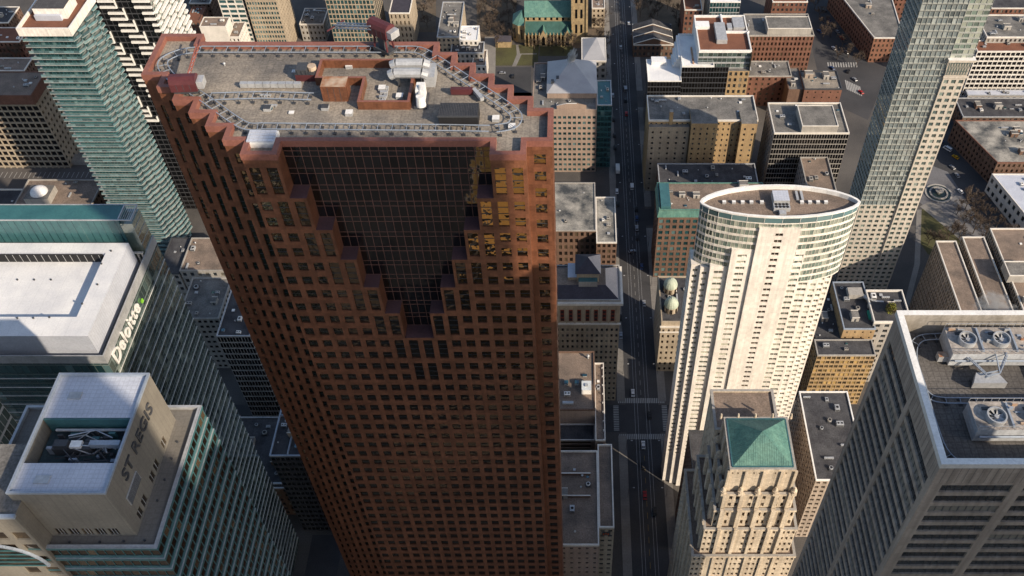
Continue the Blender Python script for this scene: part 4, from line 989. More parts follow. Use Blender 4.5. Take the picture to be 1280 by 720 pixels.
b = MB(); b.box((-3, -.8, 0), (3, 1.2, .48), DARKMETAL); b.build('carriage', r)
b = MB()
for s in (-.35, .35):
    b.tube([(-3.6, 5.2 + s, 3.4), (-.6, .6 + s, 3.0), (2.2, 1.2 + s, 3.1), (4.2, 4.6 + s, 4.6)], .13, STEEL_BLUE); b.tube([(2.0, 5 + s, 4.4), (2.2, 1.2 + s, 3.1), (-.6, .6 + s, 2.4)], .11, STEEL_BLUE)
for k in range(9):
    f = k / 8; y = 5.2 - 4.6 * f; x = -3.6 + 3 * f; b.bar((x, y - .35, 3.4 - .4 * f), (x, y + .35, 3.4 - .4 * f), .06, METAL)
    x = 2.2 + 2 * f; y = 1.2 + 3.4 * f; b.bar((x, y - .35, 3.1 + 1.5 * f), (x, y + .35, 3.1 + 1.5 * f), .06, METAL)
b.build('boom', r); r.scale = (.84, .84, .84)

# ------------------------------------------------------------------ tall condominium tower on the right
cd = Building('condominium_tower', 'tall slim grey green glass condominium tower with stone framed lower part, right of centre', 'skyscraper', (154, 350))
QX0, QX1, QY0, QY1 = 140, 168.5, 338, 355.5; QZ = 212
NF = 66; FLH = QZ / NF
cg = dict(rec=.2, gm=PALEGL)
xs = QX0 + (QX1 - QX0) * .66                      # stone bay on the right up to 2/3 of the height
stz = 153
cd.grid((QX0, QY0), (xs, QY0), 0, 68, CONDO_STONE, cols=6, rows=20, base=4, w=.6, h=.58, rec=.3, gm=GRGL)
cd.grid((QX0, QY0), (xs, QY0), 68, QZ, CONDO, cols=9, rows=45, w=.9, h=.74, rec=.2, gm=COOLGL)
cd.grid((xs, QY0 - .8), (QX1, QY0 - .8), 0, stz, CONDO_STONE, cols=3, rows=42, base=4, top=9, w=.62, h=.6, rec=.35, gm=GRGL)
cd.plain((xs, QY0), (xs, QY0 - .8), 0, stz, CONDO_STONE); cd.plain((QX1, QY0 - .8), (QX1, QY0), 0, stz, CONDO_STONE)
cd.grid((xs, QY0), (QX1, QY0), stz, QZ, CONDO, cols=4, rows=22, w=.92, h=.72, rec=.2, gm=PALEGL)
cd.grid((QX0, QY1), (QX0, QY0), 0, QZ, CONDO, cols=9, rows=66, w=.86, h=.7, rec=.1, gm=GRGL)
cd.grid((QX1, QY0), (QX1, QY1), 0, QZ, CONDO, cols=8, rows=66, w=.86, h=.7, rec=.1, gm=GRGL); cd.plain((QX1, QY1), (QX0, QY1), 0, QZ, CONDO)
q = cd.part('cap'); q.box((xs - .8, QY0 - 2.0, stz), (QX1 + 1.2, QY0 + 1, stz + 1.1), CONDO_STONE, WHITE); q.box((xs - .5, QY0 - 1.5, stz - 8.4), (QX1 + .8, QY0 - .85, stz - 7.6), CONDO_STONE); cd.put(q, 'cornice')
q = cd.part('g'); q.box((xs + .3, QY0 - .9, stz - 7.2), (QX1 - .3, QY0 - .81, stz - .6), GRGL)
for k in range(17): x = xs + .3 + (QX1 - xs - .6) * k / 16; q.bar((x, QY0 - .95, stz - 7.2), (x + (1 if k % 2 else -1) * .9, QY0 - .95, stz - .6), .1, CONDO_STONE)
cd.put(q, 'frieze')
cd.roof(rect(QX0, QX1, QY0, QY1), QZ - 1, 1, .4, ROOF_GREY, METAL)
q = cd.part('bal'); sl_ = []
for k in range(66):
    z = 4 + k * FLH * .985
    q.box((QX0 - .25, QY0 + 2, z), (QX0 - .01, QY1, z + .25), SLABC)
cd.put(q, 'floor_edges')
q = cd.part('fin')
for k in range(10):
    x = QX0 + (xs - QX0) * k / 9; q.box((x - .1, QY0 - .14, 68), (x + .1, QY0 - .01, QZ), CONDO)
cd.put(q, 'mullion_fins')
fl = MB(cd.o); 
for f0 in range(1):
    fl.box((QX0 - .3, QY0 - .28, 71), (xs - .05, QY0 - .15, 71.2), surf('dark_slab_edge', (.17, .18, .175), None, .7))
f0 = cd.put(fl, 'slab_edge')
for k in range(1, 44):
    o = f0.copy(); COL.objects.link(o); o.parent = cd.root; o.location.z = k * 3.2

# ------------------------------------------------------------------ balcony tower and zigzag tower, upper left
bt = Building('balcony_tower', 'teal tower wrapped in glass balconies with saw toothed right side, upper left', 'apartment tower', (-233, 372))
BX0, BX1, BY0, BY1, BZ = -243, -223, 359, 385, 156
for A, Bp in (((BX0, BY0), (BX1, BY0)), ((BX1, BY0), (BX1, BY1)), ((BX0, BY1), (BX0, BY0))):
    bt.grid(A, Bp, 0, BZ - 4, TEALSPAN, rows=46, bay=1.7, w=.85, h=.72, rec=.1, gm=TEALGL, reveal=False)
bt.plain((BX1, BY1), (BX0, BY1), 0, BZ - 4, TEALSPAN)
def plan(ph):
    pts = [(BX0 - 1.6, BY0 - 1.8), (BX1 + 1.2, BY0 - 1.8)]
    y = BY0 - 1.8
    for k in range(3):
        pts += [(BX1 + 2.6 + .3 * k, y + 3.2 + 0), (BX1 + 2.6 + .3 * k, y + 5.2), (BX1 + .7 + .3 * k, y + 6.6)]; y += 8.2
    pts += [(BX1 + 2.4, BY1), (BX0 - 1.6, BY1)]
    return pts
pl_ = plan(0)
b = MB(); b.prism([(p[0] - bt.o.x, p[1] - bt.o.y) for p in pl_], 0, .28, SLABC)
rails_ = inset(pl_, .15)
for k in range(len(pl_) - 1):
    a, c = rails_[k], rails_[k + 1]; L = (Vector(c) - Vector(a)).length; m = max(1, round(L / 2.2))
    for j in range(m):
        p = Vector(a).lerp(Vector(c), j / m); p2 = Vector(a).lerp(Vector(c), (j + .94) / m)
        b.poly([(p.x - bt.o.x, p.y - bt.o.y, .3), (p2.x - bt.o.x, p2.y - bt.o.y, .3), (p2.x - bt.o.x, p2.y - bt.o.y, 1.4), (p.x - bt.o.x, p.y - bt.o.y, 1.4)], BALU)
    b.bar((a[0] - bt.o.x, a[1] - bt.o.y, 1.42), (c[0] - bt.o.x, c[1] - bt.o.y, 1.42), .06, TEALSPAN)
bm_ = b.mesh('balcony')
for k in range(46): link('balcony', bm_, bt.root, Vector((0, 0, 6 + k * 3.18)))
q = bt.part('top'); Pt = [(BX0 - 1.8, BY0 - 2), (BX1 + 1.6, BY0 - 2), (BX1 + 2.6, BY1), (BX0 - 1.8, BY1)]
q.prism(Pt, BZ - 4, BZ - 1.6, PALE_STONE, ROOF_RUST); o_ = inset(Pt, .7)
for k in range(4):
    a, c, d, e = Pt[k], Pt[(k + 1) % 4], o_[(k + 1) % 4], o_[k]
    q.poly([(*a, BZ - 1.6), (*c, BZ - 1.6), (*c, BZ), (*a, BZ)], PALE_STONE); q.poly([(*a, BZ), (*c, BZ), (*d, BZ), (*e, BZ)], WHITE); q.poly([(*d, BZ - 1.6), (*e, BZ - 1.6), (*e, BZ), (*d, BZ)], PALE_STONE)
q.box((BX0 + 3, BY0 + 8, BZ - 1.6), (BX1 - 3, BY1 - 6, BZ + 3.5), PALE_STONE, ROOF_DARK); q.box((BX0 + 3.4, BY0 + 6.4, BZ - 1.6), (BX1 - 5, BY0 + 7.9, BZ + 1), ROOF_PALE)
bt.put(q, 'roof_terrace')

zt_ = Building('zigzag_tower', 'black glass tower with white zigzag balcony bands, behind the balcony tower', 'apartment tower', (-221, 425))
ZX0, ZX1, ZY0, ZY1, ZZ = -240, -206.5, 406, 440, 205
zt_.grid((ZX0, ZY0), (ZX1, ZY0), 0, ZZ, DARKMETAL, rows=62, bay=2.8, w=.9, h=.8, rec=.1, gm=BLKGL, reveal=False)
zt_.grid((ZX1, ZY0), (ZX1, ZY1), 0, ZZ, CONCRETE, rows=62, bay=2.8, w=.8, h=.6, rec=.2, gm=GRGL, reveal=False)
zt_.plain((ZX1, ZY1), (ZX0, ZY1), 0, ZZ, DARKMETAL); zt_.plain((ZX0, ZY1), (ZX0, ZY0), 0, ZZ, DARKMETAL)
zt_.roof(rect(ZX0, ZX1, ZY0, ZY1), ZZ - 1, 1, .4, ROOF_GREY, WHITE)
rz_ = random.Random(3); nfl = 62; fh = ZZ / nfl
segs = []
for k in range(20, nfl):
    z = k * fh; w = 33.5 / 12; run = None
    for c in range(13):
        on = c < 12 and ((c + k // 2 + k % 2) % 6) < 3
        if on and run is None: run = c
        if not on and run is not None:
            b = MB(zt_.o); b.box((ZX0 + run * w, ZY0 - 1.0, z), (ZX0 + c * w - .02, ZY0 - .02, z + 1.05), WHITE)
            if c < 12: b.box((ZX0 + c * w - .5, ZY0 - .98, z + 1.05), (ZX0 + c * w - .02, ZY0 - .05, z + fh - .01), WHITE)
            segs.append((-k, b)); run = None
    w = 34 / 12; run = None
    for c in range(13):
        on = c < 12 and ((c + k * 2 + k % 3) % 5) < 4
        if on and run is None: run = c
        if not on and run is not None:
            b = MB(zt_.o); b.box((ZX1 + .02, ZY0 + run * w, z), (ZX1 + 1.3, ZY0 + c * w - .02, z + 1.1), WHITE); segs.append((-k, b)); run = None
segs.sort(key=lambda t: abs(-t[0] - 40))
for k, b in segs[:100]: zt_.put(b, 'balcony_band')
rest = zt_.part('r')
for k, b in segs[100:]:
    i0 = len(rest.v); rest.v += b.v; rest.f += [tuple(i + i0 for i in f) for f in b.f]; rest.m += [rest.mi(WHITE)] * len(b.f)
tag(zt_.put(rest, 'balcony_band'), kind='stuff')

# ------------------------------------------------------------------ the city blocks around them
def sp_(floor=4, bay=4, w=.5, h=.55, gm=None, rec=.3, **k): d = dict(floor=floor, bay=bay, w=w, h=h, gm=gm or OFGL, rec=rec); d.update(k); return d
# left of the street, from the camera outwards
o = block('brick_office_block', 'brown roofed block with white parapet edge, nearest on the left of the shaded street', 62, 640, 749, 681, 563, PINKSTONE, sp_(4, 3, .35, .3, base=20), [0, 1], ROOF_BROWN, COPING, 1.0, 6)
x0, x1, y0, y1 = o.box
p = at(768, 659, 62)
o.grid((x1, p.y), (p.x, p.y), 0, 61, TAN, floor=4, bay=3, w=.5, h=.4); o.grid((p.x, p.y), (p.x, y1 + 3), 0, 61, PINKSTONE, floor=4, bay=4, w=.6, h=.5); o.plain((p.x, y1 + 3), (x1, y1 + 3), 0, 61, TAN)
o.roof(rect(x1 + .02, p.x, p.y, y1 + 3), 61, 1, .5, ROOF_BROWN, COPING, proud=.0)
q = o.part('w')
for py in (594, 622):
    a = at(700, py, 61); b = at(738, py, 61); q.box((x0 + 8, a.y, 61), (b.x, a.y + .5, 62.3), BROWNBRICK, COPING)
o.put(q, 'low_wall')
b = o.part('n'); p = at(758, 664, 60); b.box((p.x - 1.6, p.y - .25 if False else at(768, 659, 62).y - .12, 55.5), (p.x + 1.6, at(768, 659, 62).y - .01, 58.3), DARKMETAL)
for k in range(3): b.ring((0, 0), .01, .011, 0, .01, ORANGE, 4) if False else b.box((p.x - 1.3 + k * .9, at(768, 659, 62).y - .2, 56 + .5 * (k % 2)), (p.x - .7 + k * .9, at(768, 659, 62).y - .121, 57.2 + .4 * (k % 2)), ORANGE)
o.put(b, 'wall_sign')
n_ = block('gravel_roof_block', 'block with pinkish brown gravel roof, pale roof hatches and a white roof box', 67, 640, 744, 512, 439, PINKSTONE, sp_(4, 3, .6, .5, top=9), [0, 1], ROOF_BROWN, BROWNBRICK, .6, 0)
x0, x1, y0, y1 = n_.box
pr = at(757, 545, 64)
n_.grid((x1, y0 - 12), (pr.x, y0 - 12), 0, 62, PINKSTONE, floor=4, bay=3, w=.6, h=.5); n_.grid((pr.x, y0 - 12), (pr.x, y1 - 3), 0, 62, PINKSTONE, floor=4, bay=3, w=.6, h=.5); n_.plain((x1, y0), (x1, y0 - 12), 0, 62, PINKSTONE); n_.plain((pr.x, y1 - 3), (x1, y1 - 3), 0, 62, PINKSTONE)
n_.grid((x0, y0 - 8), (x1, y0 - 8), 0, 56, PINKSTONE, floor=3, bay=30, w=.9, h=.6, gm=BRNGL); n_.roof(rect(x0, x1 - .01, y0 - 8, y0 - .01), 56, .6, .4, ROOF_DARK, COPING)
n_.roof(rect(x1 + .02, pr.x, y0 - 12, y1 - 3), 62, .8, .4, ROOF_BROWN, COPING, proud=0)
for px, py, k, s in ((708, 480, 'hatch', (1.6, 1.6, 1.6)), (721, 480, 'hatch', (1.6, 1.6, 1.6)), (735, 448, 'vent', (1.3, 1.3, 2.6)), (710, 505, 'duct', (4.5, 1.2, 1.4)), (731, 470, 'hatch', (1.8, 1.0, .7)), (709, 494, 'unit', (2.6, 1.8, 1.5)), (748, 478, 'unit', (1.2, 2.5, 1.2)), (748, 470, 'hatch', (1, 1, .8))):
    p = at(px, py, n_.zr); plant(n_, k, p.x, p.y, n_.zr if px < 745 else 62, *s, random.Random(int(px)))
p = at(733, 487, n_.zr); b = MB((p.x, p.y, n_.zr)); b.box((p.x - 2, p.y - 2.4, n_.zr + .0), (p.x + 2, p.y + 2.4, n_.zr + 3.0), WHITE, surf('white_box_top', (.62, .66, .68), None, .6)); b.box((p.x - .6, p.y - .6, n_.zr + 3.0), (p.x + .7, p.y + .6, n_.zr + 3.5), METAL); n_.put2(b, 'equipment_room')
for k in range(9): p = at(754.5 + k * .25, 463 + k * 11, 62); b = MB(p); b.box((pr.x - .9, y1 - 6 - k * 4.5, 62), (pr.x - .6, y1 - 5.7 - k * 4.5, 63.2), WHITE); n_.put2(b, 'roof_lamp')

m_ = block('arcaded_hotel', 'old stone hotel with tall red arcade windows under its cornice and a dark hipped roof', 77, 610, 776, 375, 331, TAN, sp_(4.1, 2.2, .45, .5, top=18), [0, 1], ROOF_GREY, CONCRETE, .8, 0)
x0, x1, y0, y1 = m_.box
q = m_.part('hip'); S_ = surf('slate_roof', (.055, .05, .065), (.04, .037, .048), .7, .3, 0, .15); SUNLIT_SLOPE = surf('painted_sunlit_slope', (.55, .47, .42), (.46, .4, .36), .8, .2, 0, .1)
z0_, z1_ = 76.4, 80.2; xa, xb, ya, yb = x0 + 6, x1 - 6.5, y0 + 6, y1 - 5
i1 = [(x0 + .6, y0 + .6), (x1 - .6, y0 + .6), (x1 - .6, y1 - .6), (x0 + .6, y1 - .6)]; i2 = [(xa, ya), (xb, ya), (xb, yb), (xa, yb)]
for k in range(4): a, b, c, d = i1[k], i1[(k + 1) % 4], i2[(k + 1) % 4], i2[k]; q.poly([(*a, z0_), (*b, z0_), (*c, z1_), (*d, z1_)], S_ if k != 1 else SUNLIT_SLOPE)  # sunlight painted in: right slope pale, the others dark
q.poly([(*p, z1_) for p in i2], ROOF_BROWN); m_.put(q, 'hipped_roof')
q = m_.part('cor'); q.box((x0 - 1, y0 - 1.2, 74.5), (x1 + 1, y0 - .07, 75.9), COPING); q.box((x1 + .07, y0 - 1.25, 74.48), (x1 + 1.1, y1, 75.92), COPING); m_.put(q, 'cornice'); q = m_.part('s'); q.box((x0 - .6, y0 - .7, 60.5), (x1 + .5, y0 - .01, 61.3), COPING); m_.put(q, 'string_course')
pa = [(x0 + 2.5 + k * (x1 - x0 - 2) / 15.0) for k in range(15)]
q = m_.part('arc')
RW = surf('red_window_panel', (.22, .04, .025), (.13, .025, .018), .6, .5)
for x in pa:
    q.box((x - .85, y0 - .12, 62.6), (x + .85, y0 - .01, 70.4), RW)
    for j in range(3): q.box((x - .6, y0 - .16, 63 + j * 2.5), (x + .6, y0 - .121, 64.6 + j * 2.5), BLACK)
m_.put(q, 'arcade_panel')
q = m_.part('col')
for k in range(16): x = pa[0] - (x1 - x0 - 2) / 30.0 + k * (x1 - x0 - 2) / 15.0; q.box((x - .3, y0 - .35, 61.3), (x + .3, y0 - .01, 71.5), TAN)
m_.put(q, 'pilasters')
q = m_.part('t'); a = at(721, 345, 84); b = at(749, 345, 84); c = at(735, 323, 84)
q.box((a.x, a.y, 79), (b.x, c.y, 86), TAN); q.box((a.x - 4, a.y + 1, 79), (a.x - .01, c.y - 1, 82), TAN, ROOF_PALE); q.box((a.x + .8, a.y - 2.5, 79), (b.x - .8, a.y - .01, 83), CONCRETE, TEALSPAN)
ap = ((a.x + b.x) / 2, (a.y + c.y) / 2 + .5, 90); c4 = [(a.x - .7, a.y - .7), (b.x + .7, a.y - .7), (b.x + .7, c.y + .7), (a.x - .7, c.y + .7)]
for k in range(4): q.poly([(*c4[k], 86), (*c4[(k + 1) % 4], 86), ap], S_ if k != 1 else SUNLIT_SLOPE)  # right slope again coloured pale as if sunlit
m_.put(q, 'roof_tower')

l_ = block('patched_roof_block', 'low brown block with blotchy black and pale patched roof', 35, 600, 745, 288, 228, BROWNBRICK, sp_(5, 3, .55, .6, gm=BRNGL), [0, 1], ROOF_MOTTLED, CONCRETE, .5, 5)
l2 = block('narrow_flat_block', 'narrow flat roofed wing between the blotchy roof and the street', 34, 745.6, 771, 303, 246, BROWNBRICK, sp_(4, 3, .6, .6, gm=BRNGL), [0, 1], ROOF_MOTTLED, COPING, .6, 2)
k_ = block('hipped_office', 'pink stone office with grey metal hipped roof and steaming chimney, left of the street', 48, 665, 746, 137, 78, PINKSTONE, sp_(4, 2.9, .62, .5, gm=TEALGL, top=3), [0, 1], ROOF_GREY, PINKSTONE, .8, 0)
x0, x1, y0, y1 = k_.box; q = k_.part('hip'); ka = at(684, 118, 50); kbb = at(745.5, 118, 50); kc = at(715, 79, 50)
METR = surf('metal_roof_sheet', (.40, .40, .41), (.33, .33, .345), .5, .1, 0, .05, .1); h0 = 51
q.box((ka.x, ka.y, 47.2), (kbb.x, kc.y, h0), PINKSTONE)
c4 = [(ka.x - .4, ka.y - .4), (kbb.x + .4, ka.y - .4), (kbb.x + .4, kc.y + .4), (ka.x - .4, kc.y + .4)]; r0 = ((ka.x + kbb.x) / 2, kc.y - 6, 57.5)
for k in range(4): q.poly([(*c4[k], h0), (*c4[(k + 1) % 4], h0), r0], METR)
k_.put(q, 'hipped_roof')
b = MB(r0); b.cyl(r0, 2.0, 55, 59.5, CONCRETE, 14); b.ring(r0, 1.5, 2.0, 59.5, 60.4, DARKMETAL, 14); b.cyl(r0, 1.5, 59.5, 59.55, BLACK, 14); k_.put2(b, 'chimney')
q = k_.part('ped'); p0, p1 = at(696, 134, 49), at(733, 134, 49); q.poly([(p0.x, p0.y, 47), (p1.x, p0.y, 47), (p1.x, p0.y, 50), ((p0.x + p1.x) / 2 + 3, p0.y, 51.5), ((p0.x + p1.x) / 2 - 3, p0.y, 51.5), (p0.x, p0.y, 50)], PINKSTONE)
q.poly([(p0.x, p0.y + .6, 47), (p0.x, p0.y + .6, 50), ((p0.x + p1.x) / 2 - 3, p0.y + .6, 51.5), ((p0.x + p1.x) / 2 + 3, p0.y + .6, 51.5), (p1.x, p0.y + .6, 50), (p1.x, p0.y + .6, 47)], PINKSTONE)
q.poly([(p0.x, p0.y, 50), ((p0.x + p1.x) / 2 - 3, p0.y, 51.5), ((p0.x + p1.x) / 2 - 3, p0.y + .6, 51.5), (p0.x, p0.y + .6, 50)], COPING); q.poly([((p0.x + p1.x) / 2 - 3, p0.y, 51.5), ((p0.x + p1.x) / 2 + 3, p0.y, 51.5), ((p0.x + p1.x) / 2 + 3, p0.y + .6, 51.5), ((p0.x + p1.x) / 2 - 3, p0.y + .6, 51.5)], COPING)
k_.put(q, 'pediment')
k_.units(ka.x, kbb.x, y0 + 1, ka.y - .8, 47.2, 5, 3, .8); k_.units(x0 + 1, ka.x - 1, y0 + 2, y1 - 2, 47.2, 4, 5)
for dx in (3, 6):
    b = MB((ka.x + dx, kc.y - 12, 54)); 
    b.box((ka.x + dx - .8, ka.y + 4 + dx, 51.8), (ka.x + dx + .8, ka.y + 6.5 + dx, 53.4 + dx * .15), DARKMETAL); k_.put2(b, 'dormer_vent')
block('teal_glass_strip', 'narrow teal glass building squeezed between the pink stone office and the street', 48, 746.6, 765, 131, 100, TEALSPAN, sp_(4, 2, .9, .72, gm=TEALGL, reveal=False), [0, 1], TEALSPAN, METAL, .5, 2)
kb = block('small_hipped_hall', 'small hall with blue grey hipped roof behind the steaming chimney', 24, 727, 758, 76, 47, CONCRETE, sp_(5, 4), [0, 1], ROOF_PALE, COPING, .4, 0)
x0, x1, y0, y1 = kb.box; q = kb.part('h'); c4 = rect(x0 + .6, x1 - .6, y0 + .6, y1 - .6)
for k in range(4): q.poly([(*c4[k], 23.7), (*c4[(k + 1) % 4], 23.7), ((x0 + x1) / 2 + 2, y1 - 5, 27.5)], METR)
kb.put(q, 'hipped_roof')
# between the white roofed glass tower and the granite tower
b_ = block('low_gravel_block', 'low block with grey gravel roof wedged between the green glass crown and the granite tower', 30, 224, 300, 338, 297, CONCRETE, sp_(5, 4), [0, 1], ROOF_BROWN, CONCRETE, .6, 3)
b_ = block('low_dark_roof', 'dark flat roof left of the gravel roof, right against the teal balconies', 28, 196, 223.5, 342, 297, CONCRETE, sp_(5, 4), [0, 1], ROOF_DARK, DARKMETAL, .4, 1)
block('tiered_grey_block', 'grey roofed block in the gap right of the white finned tower', 40, 222, 273, 398, 347, CONCRETE, sp_(4, 3, .6, .5, gm=BLKGL), [0, 1], ROOF_GREY, CONCRETE, .6, 4)
block('dark_lined_block', 'dark glass block with thin pale vertical lines in the shaded gap', 70, 270, 312, 420, 350, METAL, sp_(4, 1.3, .86, .8, gm=BLKGL, reveal=False), [0, 1, 3], ROOF_DARK, METAL, .5, 5)
block('cluttered_low_roof', 'low dark roof crowded with plant at the foot of the dark lined block', 24, 0, 0, 0, 0, BROWNBRICK, sp_(4, 3), [0, 1], ROOF_DARK, METAL, .6, 14, xy=(-168, -126, 206, 243))
block('pale_edged_low_roof', 'low roof with pale edges between the cluttered low roof and the granite tower', 34, 0, 0, 0, 0, CONCRETE, sp_(4, 3), [0, 1], ROOF_GREY, STEEL_BLUE, .6, 6, xy=(-122, -92, 268, 312))
b_ = block('blue_edged_podium', 'low podium with blue white parapets in the shade beside the white finned tower', 64, 0, 0, 0, 0, DARKMETAL, sp_(4, 2, .8, .6, gm=BLKGL), [0, 1], ROOF_DARK, STEEL_BLUE, .8, 5, xy=(-122.3, -103, 198, 226))
x0, x1, y0, y1 = b_.box; q = b_.part('x')
for xx in (x0 + 7, x0 + 13): q.box((xx, y0 + .6, b_.zr), (xx + .35, y1 - .6, 64.4), STEEL_BLUE)
q.box((x0 + .6, y1 - 9, b_.zr), (x1 - .6, y1 - 8.6, 64.35), STEEL_BLUE); b_.put(q, 'low_wall')
# upper left
h_ = block('grid_front_hotel', 'brown block with tan window grid and red brick penthouse at the left edge', 70, -70, 42, 123, 92, TAN, [sp_(4, 3.6, .82, .74, gm=BLKGL, rec=.5), sp_(4, 3.6, .5, .5, gm=BRNGL, rec=.4)], [0, 1], ROOF_DARK, COPING, .8, 0)
penthouse(h_, -40, 39, 120, 90, 75, REDBRICK, ROOF_BROWN, REDBRICK); h_.units(at(2, 118, 75).x, at(36, 118, 75).x, at(0, 116, 75).y, at(0, 96, 75).y, 75, 6, 2)
d_ = block('parking_deck', 'rooftop parking deck with white bay lines at the far left', 20, -60, 128, 252, 186, CONCRETE, sp_(4, 5, .85, .4, gm=BLKGL), [0, 1], surf('deck_asphalt', (.115, .105, .10), (.09, .083, .08), .9, .1), COPING, .8, 0)
x0, x1, y0, y1 = d_.box; q = d_.part('l')
for row in (y0 + 3, y0 + 21, y1 - 7):
    x = x0 + 4
    while x < x1 - 4: q.box((x, row, d_.zr + .004), (x + .3, row + 5, d_.zr + .012), PAINT); x += 2.8
d_.put(q, 'bay_lines'); q = d_.part('w'); q.box((at(45, 205, 20).x, at(45, 205, 20).y, d_.zr), (at(108, 205, 20).x, at(45, 205, 20).y + 7, d_.zr + 2.5), CONCRETE, ROOF_TAN); d_.put(q, 'ramp_canopy')
dm = block('domed_block', 'brown brick block with a white dome on its roof at the left', 36, 8, 106, 272, 224, BROWNBRICK, sp_(4, 3, .5, .55, gm=BRNGL), [0, 1], ROOF_BROWN, CONCRETE, .8, 3)
p = at(48, 240, 40); b = MB((p.x, p.y, 35)); b.box((p.x - 6.5, p.y - 5, 35.2), (p.x + 6.5, p.y + 6, 39.5), CONCRETE, ROOF_GREY)
for k in range(5): b.cyl((p.x, p.y + .5), 4.6 * math.cos(k * .3), 39.5 + 3.2 * math.sin(k * .3), 39.5 + 3.2 * math.sin((k + 1) * .3), surf('white_dome', (.75, .75, .76), None, .5), 22, 4.6 * math.cos((k + 1) * .3))
dm.put2(b, 'dome')
block('corner_house', 'ornate cream fronted corner house at the far left beside the domed block', 30, -50, 12, 268, 236, TAN, sp_(4, 3, .55, .55, gm=BRNGL), [0, 1], ROOF_DARK, COPING, .8, 1)
block('lattice_office', 'tan office slab with dense window grid, cut by the top edge behind the granite tower', 78, 0, 0, 0, 0, TAN, [sp_(3.6, 1.9, .72, .58, gm=TEALGL), sp_(3.6, 3, .4, .5, gm=BRNGL)], [0, 1], ROOF_GREY, COPING, 1, 2, xy=(-221, -200.5, 560, 590))
block('white_framed_office', 'white framed office bay beside the tan window grid, cut by the top edge', 82, 0, 0, 0, 0, COPING, sp_(3.6, 5, .86, .62, gm=TEALGL), [0, 1], ROOF_GREY, COPING, 1, 2, xy=(-240, -223.5, 562, 590))
block('green_glass_office', 'green glass office with tan piers, cut by the top edge', 74, 0, 0, 0, 0, TAN, sp_(3.6, 2.4, .75, .75, gm=TEALGL, reveal=False), [0, 1], ROOF_GREY, COPING, 1, 2, xy=(-168, -136, 562, 590))
block('gothic_stone_house', 'cream stone house with dark slate gable behind the far roof crane', 30, 486, 512, 16, -12, TAN, sp_(5, 3, .35, .6, gm=BRNGL), [0, 1], S_, COPING, .6, 0)
cb = block('cream_stepped_block', 'cream windowless block with set back steps behind the granite parapet', 40, 249, 282, 33, 21, COPING, sp_(5, 5, .1, .1), [], ROOF_BROWN, COPING, .4, 1)
block('cream_lower_step', 'lower cream step with small windows beside the windowless cream block', 32, 284, 299, 46, 27, COPING, sp_(4, 2.5, .4, .5, gm=BRNGL), [0, 1], ROOF_BROWN, COPING, .6, 1)
block('brown_low_house', 'low brown house under the zigzag tower by the top edge', 22, 232, 249, 26, 8, REDBRICK, sp_(4, 3), [0, 1], ROOF_RUST, REDBRICK, .6, 2)
block('grey_roof_works', 'long works building with pale roof equipment right of the far parapet bump', 24, 546, 574, 46, 2, TAN, sp_(4, 3), [0, 1], ROOF_GREY, METAL, .8, 7)
block('white_roof_house', 'small house with bright white roof beside the long works building', 22, 574, 597, 50, 32, COPING, sp_(4, 3), [0, 1], ROOF_WHITE, WHITE, .5, 2)
block('dark_truss_hall', 'low hall with dark roof in front of the bright white roof', 18, 563, 604, 66, 52, CONCRETE, sp_(4, 3), [0, 1], ROOF_DARK, METAL, .6, 4)
block('stair_pavilion', 'small cream pavilion at the edge of the cathedral garden', 14, 590, 607, 82, 62, COPING, sp_(4, 3), [0, 1], ROOF_BROWN, COPING, .6, 2)
# cathedral
ca = Building('cathedral', 'yellow stone gothic cathedral with green copper roofs and spire in its garden', 'church', (-15, 585))
STN = surf('yellow_stone', (.40, .30, .165), (.24, .18, .105), .85, .35, .1, .2)
a0, a1 = -36, -3
gsx = dict(gm=BLKGL, rec=.4)
ca.grid((a0, 574), (a1, 574), 0, 9, STN, cols=13, rows=1, w=.5, h=.62, **gsx)
ca.grid((a0, 581.5), (a1, 581.5), 14.6, 18.5, STN, cols=8, rows=1, w=.4, h=.6, **gsx)
ca.plain((a1, 574), (a1, 598), 0, 16, STN); ca.plain((a0, 598), (a0, 574), 0, 16, STN)
q = ca.part('r'); q.poly([(a0 - .4, 573.3, 8.9), (a1 + .4, 573.3, 8.9), (a1 + .4, 581.6, 14.8), (a0 - .4, 581.6, 14.8)], surf('dark_copper', (.045, .115, .10), (.03, .08, .07), .7, .3))
q.poly([(a0 - .4, 580.8, 18.3), (a1 + .4, 580.8, 18.3), (a1 + .4, 589, 26.5), (a0 - .4, 589, 26.5)], COPPER); q.poly([(a0 - .4, 589, 26.5), (a1 + .4, 589, 26.5), (a1 + .4, 597, 18.3), (a0 - .4, 597, 18.3)], COPPER)
q.poly([(a1 + .3, 581, 18.4), (a1 + .3, 597, 18.4), (a1 + .3, 589, 26.3)], STN); q.poly([(a0 - .3, 581, 18.4), (a0 - .3, 589, 26.3), (a0 - .3, 597, 18.4)], STN); ca.put(q, 'roof')
q = ca.part('but')
for k in range(14): x = a0 + k * (a1 - a0) / 13; q.box((x - .4, 572.6, 0), (x + .4, 573.98, 9.4), STN); q.cyl((x, 573.2), .45, 9.4, 11.2, STN, 6, .05)
ca.put(q, 'buttresses')
